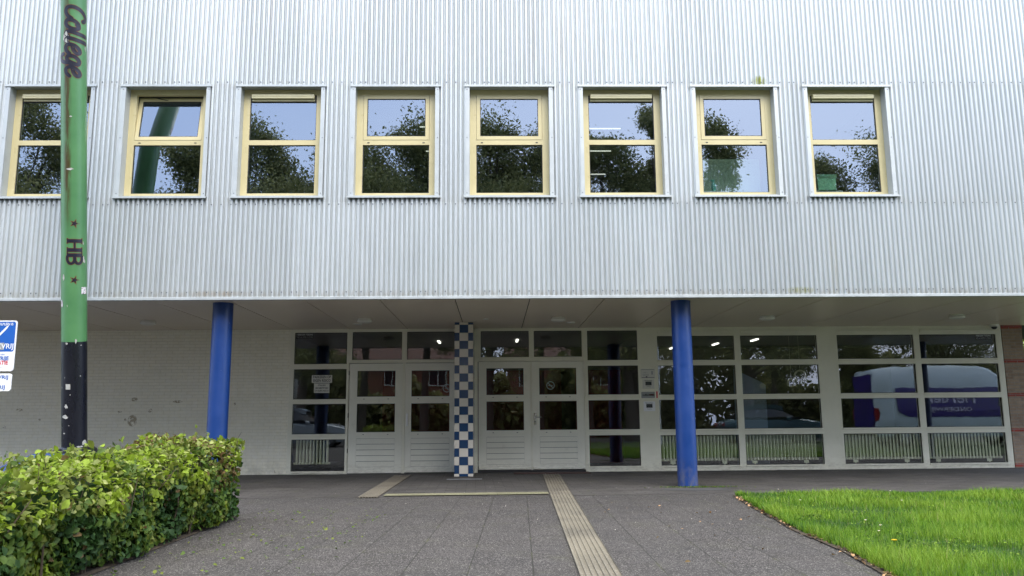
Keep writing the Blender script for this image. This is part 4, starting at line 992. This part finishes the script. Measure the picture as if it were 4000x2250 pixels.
# ================================================================== GRASS
def edge_x(y):
    ys_ = np.array([p[1] for p in GE])[::-1]; xs_ = np.array([p[0] for p in GE])[::-1]; return np.interp(y, ys_, xs_)
bl = []
def scatter(n, y0, y1, xm):
    y = rng.uniform(y0, y1, n); x = edge_x(y)+(xm-edge_x(y))*rng.random(n); return x, y
parts_ = [scatter(46000, -4.2, -1.2, 9.5), scatter(52000, -7.4, -4.2, 6.6), scatter(6000, -16, -7.4, 9), scatter(9000, -7.4, -4.2, 12), scatter(6000, -4.2, -1.16, 13.0)]
n = 5200; y = rng.uniform(-7.4, -1.2, n); parts_.append((edge_x(y)+np.abs(rng.normal(0, .06, n))-.05, y))
n = 2600; x = rng.uniform(3.25, 11, n); parts_.append((x, -1.16-np.abs(rng.normal(0, .04, n))+.03))
gx = np.concatenate([p[0] for p in parts_]); gy = np.concatenate([p[1] for p in parts_]); n = len(gx)
tuft = np.sin(gx*3.1+1.3*np.sin(gy*2.2))+np.sin(gy*4.3+gx*1.7)+.6*np.sin(gx*9+gy*7)
h = rng.uniform(.045, .125, n)*(1+.24*tuft)*(1+.25*(rng.random(n) < .06)); wd = rng.uniform(.0026, .0052, n)*(1+np.clip((gy+4.5)/3.5, -.2, 1)*.7)
az_ = rng.uniform(0, 2*PI, n); lean = rng.uniform(.1, .75, n)*h; dx, dy = np.cos(az_), np.sin(az_)
px_, py_ = -dy*wd/2, dx*wd/2
def pt(x, y, z): return np.stack([x, y, z], 1)
h *= .88-.30*np.clip((gy+3.0)/1.8, 0, 1)
V = np.stack([pt(gx-px_, gy-py_, 0*h), pt(gx+px_, gy+py_, 0*h), pt(gx+dx*lean*.3-px_*.8, gy+dy*lean*.3-py_*.8, h*.55), pt(gx+dx*lean*.3+px_*.8, gy+dy*lean*.3+py_*.8, h*.55), pt(gx+dx*lean, gy+dy*lean, h)], 1).reshape(-1, 3)
F = ((np.arange(n)*5)[:,None,None]+np.array([[0,1,3],[0,3,2],[2,3,4]])[None]).reshape(-1, 3)
q = tuft+rng.normal(0, 1.0, n); mi = np.where(q > 1.1, 1, np.where(q > -1.0, 0, 2)); mi = np.where(rng.random(n) < .012, 3, mi)
o = npmesh('grass', V, F, np.repeat(mi, 3), ['grass_a', 'grass_b', 'grass_c', 'grass_dry']); tag(o, 'lush bright green lawn grass right of the path', 'grass', kind='stuff')
n = 2600; r = np.random.default_rng(12); k_ = r.integers(0, 60, n); cy_ = r.uniform(-7.2, -1.6, 60); cx_ = edge_x(cy_)+np.abs(r.normal(0, 1.3, 60))+.05
x = cx_[k_]+r.normal(0, .07, n); y = cy_[k_]+r.normal(0, .07, n); x = np.maximum(x, edge_x(y)-.05)
V, F, M_ = leaf_cloud(np.stack([x, y, r.uniform(.015, .06, n)], 1), unit(np.array([0,0,1.2])+r.normal(0, .5, (n,3))), r.uniform(.012, .030, n), r.integers(0, 3, n), asp=.8)
tag(npmesh('clover', V, F, M_, ['leaf_mid', 'leaf_deep', 'grass_b']), 'patches of clover and small weeds in the lawn', 'clover', kind='stuff')
# flowers in the lawn
def flower(name, x, y, h, petal, core, pr, n, lab, cat, group=None):
    t = empty(name, (x, y, 0), lab, cat, group); r = random.Random(int(x*100))
    mb = MB(); mb.tube([(0,0,0), (.01,.005,h*.6), (.012,0,h)], [.002,.0018,.0015], 6); mb.build('stem', 'leaf_mid', t)
    mb = MB()
    for ly in range(2 if n > 14 else 1):
        for k in range(n):
            a = 2*PI*k/n+ly*.2; c_, s_ = math.cos(a), math.sin(a); rr = pr*(1-.3*ly); zt = h+.004+ly*.004+rr*.25
            mb.face([(.012+.002*c_, .002*s_, h), (.012+rr*.7*c_-s_*rr*.16, rr*.7*s_+c_*rr*.16, zt), (.012+rr*c_, rr*s_, zt-.001), (.012+rr*.7*c_+s_*rr*.16, rr*.7*s_-c_*rr*.16, zt)])
    mb.build('petals', petal, t)
    if core: mb = MB(); mb.lathe([(pr*.35,0),(pr*.3,.004),(pr*.1,.006)], (.012,0,h+.002), 10); mb.build('flower_centre', core, t)
mat('petal_yellow', (.8,.55,.01), .6); mat('petal_white', (.8,.8,.8), .6)
flower('dandelion', 2.99, -6.12, .105, 'petal_yellow', None, .024, 18, 'yellow dandelion in bloom at the near edge of the lawn', 'flower')
for i, (x, y, hh_) in enumerate([(3.42,-3.05,.11),(3.25,-5.35,.12),(3.14,-5.55,.10),(4.5,-3.2,.11),(3.62,-1.75,.12),(3.28,-5.0,.12),(5.0,-1.9,.10),(4.6,-6.0,.14)]):
    flower('daisy', x, y, hh_, 'petal_white', 'petal_yellow', .013, 12, f'tiny white daisy on a thin stalk in the lawn, {ORD[sorted([-3.05,-5.35,-5.55,-3.2,-1.75,-5.0,-1.9,-6.0], reverse=True).index(y)]} nearest the building', 'flower', 'white daisies in the lawn')
# fallen petals, crumbs, clippings and weeds on the paving
def litter(name, n, area, sz_, mats_, lab, seed, flat=.25):
    r = np.random.default_rng(seed); x = r.uniform(area[0], area[1], n); y = r.uniform(area[2], area[3], n)
    keep = (x > -2.75) & (x < edge_x(y)-.05) | (y > -1.0); x, y = x[keep], y[keep]; n = len(x)
    P_ = np.stack([x, y, np.full(n, .010)], 1); Nn = unit(np.array([0,0,1.])+r.normal(0, flat, (n,3)))
    V, F, M_ = leaf_cloud(P_, Nn, r.uniform(sz_[0], sz_[1], n), r.integers(0, len(mats_), n), asp=.7)
    tag(npmesh(name, V, F, M_, mats_), lab, 'litter', kind='stuff')
mat('petal_dry', (.62,.58,.50), .8); mat('leaf_tan', (.42,.25,.12), .8)
litter('fallen_petals', 420, (-3, 9, -9, 3.9), (.005,.013), ['petal_dry'], 'pale petals and crumbs scattered over the paving', 5)
litter('fallen_leaves', 40, (1.2, 2.9, -7.5, -2), (.015,.045), ['leaf_tan', 'leaf_brown'], 'dry tan leaves lying on the paving near the lawn', 6)
litter('leaf_clippings', 260, (-2.75, -1.2, -7.2, -2.4), (.012,.04), ['leaf_mid', 'leaf_olive'], 'green hedge clippings and moss on the paving by the hedge', 8)
r = np.random.default_rng(4); n = 480; y = r.uniform(-7.4, -1.4, n); x = edge_x(y)-.03+r.normal(0, .035, n)
V, F, M_ = leaf_cloud(np.stack([x, y, np.full(n, .014)], 1), unit(np.array([0,0,1.])+r.normal(0, .6, (n,3))), r.uniform(.015, .05, n), r.integers(0, 3, n))
tag(npmesh('edge_litter', V, F, M_, ['leaf_brown', 'leaf_tan', 'twig']), 'brown leaf litter along the edge of the lawn', 'litter', kind='stuff')
n = 500; a = r.normal(0, .3, n); x = 3.1+a; y = .19-np.abs(r.normal(0, .06, n)); hgt = r.uniform(.01, .035, n)
V, F, M_ = leaf_cloud(np.stack([x, y, hgt*.5], 1), unit(r.normal(0, 1, (n,3))), hgt, r.integers(0, 2, n), asp=.3)
tag(npmesh('moss', V, F, M_, ['grass_c', 'leaf_olive']), 'weeds and moss round the foot of the right blue column', 'moss', kind='stuff')

# ================================================================== WHAT STANDS BEHIND THE CAMERA (seen in the glass)
def tree(name, x, y, hgt, cr, cz0, seed, label, dens=5200, lobes=16, mats_=('tree_a','tree_b','tree_c'), leaf=.13, group='trees across the road, seen mirrored in the windows', trunk=.22):
    r = np.random.default_rng(seed); rr = random.Random(seed)
    t = empty(name, (x, y, 0), label, 'tree', group)
    mb = MB(); ends = []
    tip = (rr.uniform(-.5,.5), rr.uniform(-.4,.4), hgt*.72)
    mid = (tip[0]*.4, tip[1]*.4, cz0)
    mb.tube([(0,0,-.1), (mid[0]*.5, mid[1]*.5, cz0*.5), mid, tip], [trunk*1.25, trunk, trunk*.75, trunk*.2], 10)
    for k in range(lobes):
        a = 2*PI*k/lobes*2.4+rr.uniform(-.3,.3); zc = cz0+(hgt-cz0)*(.08+.84*(k+.5)/lobes); f = math.sin(PI*min(1, .18+.82*(k+.5)/lobes))**.7
        d_ = cr*f*rr.uniform(.45,.85); c_ = (tip[0]*.6+d_*math.cos(a), tip[1]*.6+d_*math.sin(a), zc); zb = cz0+(zc-cz0)*.45; bq = zb/hgt/.72
        mb.tube([(tip[0]*bq, tip[1]*bq, zb*.95), ((c_[0]+tip[0]*bq)/2, (c_[1]+tip[1]*bq)/2, (zb+zc)/2+.1), c_], [trunk*.4, trunk*.22, .02], 6, cap=False)
        ends.append((c_, cr*rr.uniform(.28,.5)))
    mb.build('trunk', 'bark', t, smooth=True)
    ne = len(ends); which = r.integers(0, ne, dens); C0 = np.array([e[0] for e in ends])[which]; RR = np.array([e[1] for e in ends])[which]
    sub_ = unit(r.normal(size=(ne*14, 3))); off_ = sub_[(which*14+r.integers(0, 14, dens))]*(RR*.72)[:,None]     # leaf clusters inside each lobe
    P_ = C0+off_*np.array([1,1,.8])+r.normal(0, 1, (dens,3))*(RR*.22)[:,None]
    Nn = unit(r.normal(size=(dens,3))+np.array([0,0,.6]))
    mi_ = (which+r.integers(0, 2, dens)) % len(mats_)
    V, F, M_ = leaf_quads(P_, Nn, r.uniform(leaf*.7, leaf*1.4, dens), mi_)
    npmesh('crown', V, F, M_, list(mats_), t)
    return t
TR = [(-23.0,-25,18.0,4.6,3.0,'big_tree'),(-15.0,-26,15.2,4.0,3.0,'round_tree'),(-12.0,-27,16.3,3.6,3.5,'slender_tree'),(-7.6,-26,14.6,4.0,6.2,'round_tree'),(-4.0,-25,15.0,4.2,6.0,'round_tree'),(-.4,-26,16.0,3.6,5.6,'slender_tree'),
      (2.6,-27,15.4,4.0,5.8,'round_tree'),(5.4,-26,15.3,3.2,3.0,'slender_tree'),(8.1,-26,17.2,2.0,3.2,'slender_tree'),(11.2,-27,16.9,2.4,2.6,'big_tree'),(16.6,-28,14.8,3.0,3.0,'slender_tree'),(19.6,-27,15.6,3.6,2.6,'round_tree'),(26,-26,15,4,2.6,'round_tree'),(-31,-27,16,4,2.8,'round_tree')]
words = ['far left', 'left', 'centre-left', 'middle-left', 'middle', 'middle-right', 'centre-right', 'right', 'far right']
for i, (x, y, h_, c_, z_, nm) in enumerate(TR):
    ordn = ['first','second','third','fourth','fifth','sixth','seventh','eighth','ninth','tenth','eleventh','twelfth','thirteenth','fourteenth'][[13,0,1,2,3,4,5,6,7,8,9,10,11,12].index(i)]
    tree('leafy_tree', x, y, h_, c_, z_, 100+i, f'{ordn} leafy tree from the left in the row mirrored in the windows', dens=int(13000*c_**.9)+9000, lobes=30)
# two nearer trees whose dark trunks show in the ground-floor glass
tree('park_tree', 6.6, -19, 9.5, 3.2, 3.0, 51, 'nearer park tree with a forked trunk mirrored in the right-hand windows', 16000, trunk=.26, group=None)
tree('park_tree', -.6, -19.5, 10, 3.2, 3.2, 52, 'nearer park tree mirrored in the glass of the right pair of doors', 16000, trunk=.26, group=None)
tree('park_tree', 12.6, -20, 10, 3.4, 2.8, 53, 'nearer park tree mirrored above the purple and white van', 16000, trunk=.26, group=None)
tree('park_tree', -9.5, -19, 9.8, 3.0, 2.8, 54, 'nearer park tree mirrored in the left window', 16000, trunk=.24, group=None)
# green tree beyond the right end of the building
tree('garden_tree', 22.5, 18, 9, 3.6, 1.4, 77, 'bright green tree just showing past the brick pier at the right edge', 14000, mats_=('leaf_mid','leaf_lime','leaf_olive'), leaf=.2, group=None)
# shrub belt behind the row of trees: far mass nobody could count
n = 52000; r = np.random.default_rng(9); x = r.uniform(-50, 50, n); lobe = 4.5+1.3*np.sin(x*.55)+.9*np.sin(x*1.3+2)+.5*np.sin(x*3.1)-2.4*np.exp(-((x+7.5)/3.2)**2)-2.2*np.exp(-((x-2)/3)**2)
P_ = np.stack([x, -33+1.5*np.sin(x*.9)+r.normal(0, .8, n), lobe*r.random(n)**.9], 1)
V, F, M_ = leaf_cloud(P_, unit(r.normal(size=(n,3))+np.array([0,.5,.4])), r.uniform(.3, .6, n), r.integers(0, 3, n))
tag(npmesh('shrubbery', V, F, M_, ['tree_a', 'tree_b', 'tree_c']), 'dark mass of shrubs across the road, mirrored low in the glass', 'shrubs', kind='stuff')
n = 36000; r = np.random.default_rng(19); x = r.uniform(13, 75, n)*np.where(r.random(n) < .5, 1, -1); top_ = 5.2+1.6*np.sin(x*.5)+1.0*np.sin(x*1.2+1)+.5*np.sin(x*3)
P_ = np.stack([x, 27+1.6*np.sin(x*.8)+r.normal(0, .9, n), top_*r.random(n)**.85], 1)
V, F, M_ = leaf_quads(P_, unit(r.normal(size=(n,3))+np.array([0,-.4,.4])), r.uniform(.3, .6, n), r.integers(0, 3, n))
tag(npmesh('shrubbery', V, F, M_, ['tree_a', 'leaf_mid', 'tree_c']), 'belt of green shrubs past the ends of the building', 'shrubs', kind='stuff')
# houses
weathered('roof_tile', (.14,.07,.05), .7, .2, 3); mat('house_glass', (.03,.035,.045), .05)
def house(x, y, w_, d_, e, rg, lab, rz=0):
    t = empty('brick_house', (x, y, 0), lab, 'house', rz=rz)
    mb = MB(); mb.box(-w_/2, w_/2, -d_, 0, 0, e)
    for xx in (-w_/2, w_/2): mb.face([(xx, -d_, e), (xx, 0, e), (xx, -d_/2, rg)])
    mb.build('wall', 'house_brick', t)
    mb = MB()
    for s in (0, 1):
        y0, y1 = (.35, -d_/2) if s == 0 else (-d_-.35, -d_/2)
        a = e-.2; mb.face([(-w_/2-.3, y0, a), (w_/2+.3, y0, a), (w_/2+.3, y1, rg+.06), (-w_/2-.3, y1, rg+.06)]); mb.face([(-w_/2-.3, y0, a+.14), (w_/2+.3, y0, a+.14), (w_/2+.3, y1, rg+.2), (-w_/2-.3, y1, rg+.2)])
        mb.face([(-w_/2-.3, y0, a), (w_/2+.3, y0, a), (w_/2+.3, y0, a+.14), (-w_/2-.3, y0, a+.14)])
    rf = mb.build('roof', 'roof_tile', t)
    mb = MB(); mb.box(w_*.2, w_*.2+.6, -d_/2-.3, -d_/2+.3, rg-.4, rg+.9); mb.build('chimney', 'house_brick', rf)
    k = int(w_//2.6)
    for j in range(k):
        for zz in (.9, 3.5) if e > 4.5 else (.9,):
            cx = -w_/2+(j+.5)*w_/k
            f = MB(); a, b = cx-.65, cx+.65
            f.box(a, b, .01, .06, zz, zz+.08); f.box(a, b, .01, .06, zz+1.22, zz+1.3); f.box(a, a+.08, .01, .06, zz+.08, zz+1.22); f.box(b-.08, b, .01, .06, zz+.08, zz+1.22); f.box(cx-.03, cx+.03, .01, .06, zz+.08, zz+1.22)
            fo = f.build('window', 'white_paint', t); g = MB(); g.box(a+.08, b-.08, .005, .02, zz+.08, zz+1.22); g.build('pane', 'house_glass', fo)
    mb = MB(); mb.box(-w_/2+.25, -w_/2+1.2, .005, .05, 0, 2.1); mb.build('door', 'white_paint', t)
house(-9, -38, 13, 8, 5.3, 8.6, 'brick terraced house with a tiled roof mirrored behind the trees at left'); house(6.5, -40, 11, 8, 5.3, 8.4, 'brick house with white window frames mirrored behind the trees at right')
# white flagpole seen mirrored next to the right column
t = empty('flagpole', (7.0, -14.2, 0), 'plain white flagpole mirrored in the window left of the right blue column', 'flagpole'); mb = MB(); mb.tube([(0,0,0), (0,0,8.2)], [.075,.05], 14); mb.build('mast', 'white_paint', t, smooth=True); mb = MB(); mb.lathe([(.07,0),(.09,.05),(.05,.11),(.002,.13)], (0,0,8.18), 14); mb.build('finial', 'white_paint', t, smooth=True)

# vehicles
mat('car_glass', (.015,.018,.022), .04); mat('tail_red', (.22,.008,.012), .2); mat('van_white', (.52,.62,.66), .22, spec=.7); mat('van_purple', (.035,.02,.17), .25, spec=.7); mat('paint_silver', (.38,.43,.47), .22, .5); mat('paint_dark', (.05,.10,.12), .2, .3); mat('headlamp', (.7,.72,.75), .08); mat('van_letter', (.62,.6,.75), .3); mat('rim_metal', (.5,.51,.53), .3, .9)
def wheel(t, x, y, r_=.33, w_=.2):
    s = 1 if y > 0 else -1
    mb = MB(); mb.lathe([(r_*.62, -w_/2), (r_*.95, -w_/2), (r_, -w_*.3), (r_, w_*.3), (r_*.95, w_/2), (r_*.62, w_/2)], seg=28, capb=False, capt=False)
    mb.v = [(x+a, y+c_*s, r_+b) for a, b, c_ in mb.v]; o = mb.build('wheel', 'rubber', t, smooth=True)
    mb = MB(); mb.lathe([(r_*.63, w_*.30), (r_*.60, w_*.42), (r_*.55, w_*.25)], seg=28, capb=False, capt=False); mb.lathe([(r_*.16, w_*.2), (r_*.14, w_*.40), (.01, w_*.42)], seg=12)
    for k in range(5):
        a = 2*PI*k/5; c_, s_ = math.cos(a), math.sin(a); p = [(r_*.1, -.03), (r_*.6, -.045), (r_*.6, .045), (r_*.1, .03)]
        q = [(u*c_-v_*s_, u*s_+v_*c_) for u, v_ in p]; mb.face([(a_, b_, w_*.36) for a_, b_ in q]); 
    mb.v = [(x+a, y+c_*s, r_+b) for a, b, c_ in mb.v]; mb.build('rim', 'rim_metal', o)
def body_loft(t, name, m, secs, hw, crown=.1, n=9):
    """secs: (x, zbottom, zbelt, ztop, width factor at belt, width factor at top)"""
    mb = MB(); rings = []
    for (x, zb, zm, zt, wb, wt) in secs:
        pr_ = [(hw*wb*.93, zb), (hw*wb, zb+.18), (hw*wb*1.0, (zb+zm)/2+.1), (hw*wb*.975, zm), (hw*(wb*.35+wt*.65), zm+(zt-zm)*.55), (hw*wt, zt-.10*(zt-zm)), (hw*wt*.86, zt-.02), (hw*wt*.45, zt+.0)]
        ring_ = [(x, y, z) for y, z in pr_]+[(x, -y, z) for y, z in reversed(pr_)]; rings.append(len(mb.v)); mb.v += ring_
    k = 16
    for a, b in zip(rings[:-1], rings[1:]):
        for i in range(k): mb.f.append((a+i, b+i, b+(i+1) % k, a+(i+1) % k)); mb.mi.append(0)
    mb.f.append(tuple(rings[0]+i for i in range(k))); mb.mi.append(0); mb.f.append(tuple(rings[-1]+i for i in reversed(range(k)))); mb.mi.append(0)
    return mb.build(name, m, t, smooth=True)
def side_panel(t, name, m, poly, hwf, dy=.006, parent=None):
    for s in (-1, 1):
        mb = MB(); pts_ = [(x, s*(hwf(x, z)+dy), z) for x, z in poly]; mb.face(pts_ if s < 0 else pts_[::-1]); mb.build(name, m, t)
# high-roof van, rear to the left, side towards the building
VT = empty('delivery_van', (13.2, -8.3, 0), 'white high-roof van with purple panels mirrored in the right-hand windows', 'van', rz=R(4))
hw = 1.0
body_loft(VT, 'body', 'van_white', [(0,.45,1.3,2.55,.96,.80),(.06,.36,1.3,2.68,.98,.86),(.9,.36,1.3,2.80,1,.88),(3.6,.36,1.3,2.80,1,.88),(4.1,.36,1.3,2.68,1,.86),(4.6,.36,1.28,2.30,1,.82),(5.0,.36,1.22,1.75,.98,.78),(5.35,.36,1.12,1.26,.95,.78),(5.75,.36,1.0,1.08,.88,.7),(5.9,.45,.85,.92,.78,.6)], hw)
vf = lambda x, z: hw*(1.0 if z < 1.3 else 1.0-.135*min(1, (z-1.3)/1.35))
def rpoly(x0, x1, z0, z1, r_): return rrect(x0, x1, z0, z1, r_, 4)
def curved(t, name, m, x0, x1, zs_, chamf=0):
    for s in (-1, 1):
        mb = MB()
        for a, b in zip(zs_[:-1], zs_[1:]):
            ca = chamf if a == zs_[0] else 0
            q = [(x0+ca, s*(vf(x0,a)+.012), a), (x1, s*(vf(x1,a)+.012), a), (x1, s*(vf(x1,b)+.012), b), (x0, s*(vf(x0,b)+.012), b)]
            mb.face(q)
        mb.build(name, m, t)
curved(VT, 'side_panel', 'van_purple', .75, 4.45, [1.02, 1.25, 1.5, 1.8, 2.02], .4)
mb = MB(); mb.box(-.03, .0, -.90, .90, .5, 1.35); mb.extrude([(0,0)]*0 or [(-.03,1.35),(.0,1.35),(.0,2.5),(-.03,2.5)], -.84, .84); mb.build('rear_door', 'van_purple', VT)
for s in (-1, 1):
    mb = MB(); mb.box(-.03, .12, s*.97-.03 if s > 0 else -1.0, 1.0 if s > 0 else -.94, .9, 1.35, .02); mb.build('tail_lamp', 'tail_red', VT)
side_panel(VT, 'cab_window', 'car_glass', [(4.15,1.38),(4.98,1.34),(4.68,1.9),(4.2,2.0)], vf, .014)
mb = MB(); mb.face([(5.33,-.72,1.32),(5.33,.72,1.32),(4.66,.70,2.16),(4.66,-.70,2.16)]); mb.v = [(x+.03, y, z+.04) for x, y, z in mb.v]; mb.build('windscreen', 'car_glass', VT)
g = MB(); add_text(g, 'Fierder', .52, lambda a, b: (2.6-a, 1.0*vf(0,1.62)+.03, 1.66+b), width=1.7, bold=.008, shear=.15); add_text(g, 'ONDERWIJS', .2, lambda a, b: (2.5-a, vf(0,1.3)+.03, 1.27+b), width=1.5, bold=.003); g.build('lettering', 'van_letter', VT)
g = MB(); add_text(g, 'Fierder', .3, lambda a, b: (-.02, -a*1.0, 1.40+b), width=1.1, bold=.004, shear=.15); add_text(g, 'ONDERWIJS', .12, lambda a, b: (-.02, -a, 1.15+b), width=.8); g.build('lettering', 'van_letter', VT)
for x in (.95, 4.85):
    for s in (-1, 1): wheel(VT, x, s*.88, .34, .22)
for s in (-1, 1): mb = MB(); mb.box(5.55, 5.84, s*.8-.14, s*.8+.14, .82, 1.0, .03); mb.build('headlight', 'headlamp', VT)
mb = MB(); mb.box(-.08, .0, -.92, .92, .36, .5, .02); mb.box(5.7, 5.95, -.8, .8, .34, .55, .04); mb.build('bumper', 'rubber', VT)
def car(x, y, m, rz, lab):
    t = empty('parked_car', (x, y, 0), lab, 'car', rz=rz); hw_ = .88
    body_loft(t, 'body', m, [(0,.4,.72,.78,.86,.78),(.12,.24,.86,.92,.95,.85),(.55,.22,.92,1.05,1,.84),(1.2,.2,.93,1.0,1,.8),(1.4,.2,.93,1.02,1,.78),(2.9,.2,.93,1.0,1,.8),(3.5,.2,.90,.96,1,.84),(4.0,.22,.78,.84,.95,.8),(4.25,.36,.62,.68,.84,.7)], hw_)
    body_loft(t, 'cabin', 'car_glass', [(.45,.9,.92,.98,.93,.84),(.85,.9,1.0,1.36,.93,.78),(1.3,.9,1.0,1.44,.93,.76),(2.1,.9,1.0,1.44,.93,.76),(2.55,.9,1.0,1.30,.93,.76),(3.15,.88,.92,.98,.93,.82)], hw_)
    body_loft(t, 'roof_panel', m, [(.85,1.37,1.375,1.385,.70,.6),(1.3,1.40,1.445,1.46,.74,.64),(2.1,1.40,1.445,1.46,.74,.64),(2.5,1.31,1.325,1.335,.70,.6)], hw_)
    for xx in (.8, 3.45):
        for s in (-1, 1): wheel(t, xx, s*.78, .31, .2)
    for s in (-1, 1):
        mb = MB(); mb.box(-.01, .14, s*.68-.12, s*.68+.12, .68, .84, .02); mb.build('tail_lamp', 'tail_red', t)
        mb = MB(); mb.box(4.0, 4.24, s*.62-.15, s*.62+.15, .56, .72, .03); mb.build('headlight', 'headlamp', t)
        mb = MB(); mb.box(2.55, 2.7, s*.93-.09, s*.93+.09, .95, 1.08, .02); mb.build('wing_mirror', m, t)
car(9.3, -13.4, 'paint_dark', R(3), 'dark teal parked car mirrored low in the window right of the right blue column')
car(-10.2, -13.2, 'paint_silver', R(-2), 'pale silver parked car mirrored in the left window and doors')
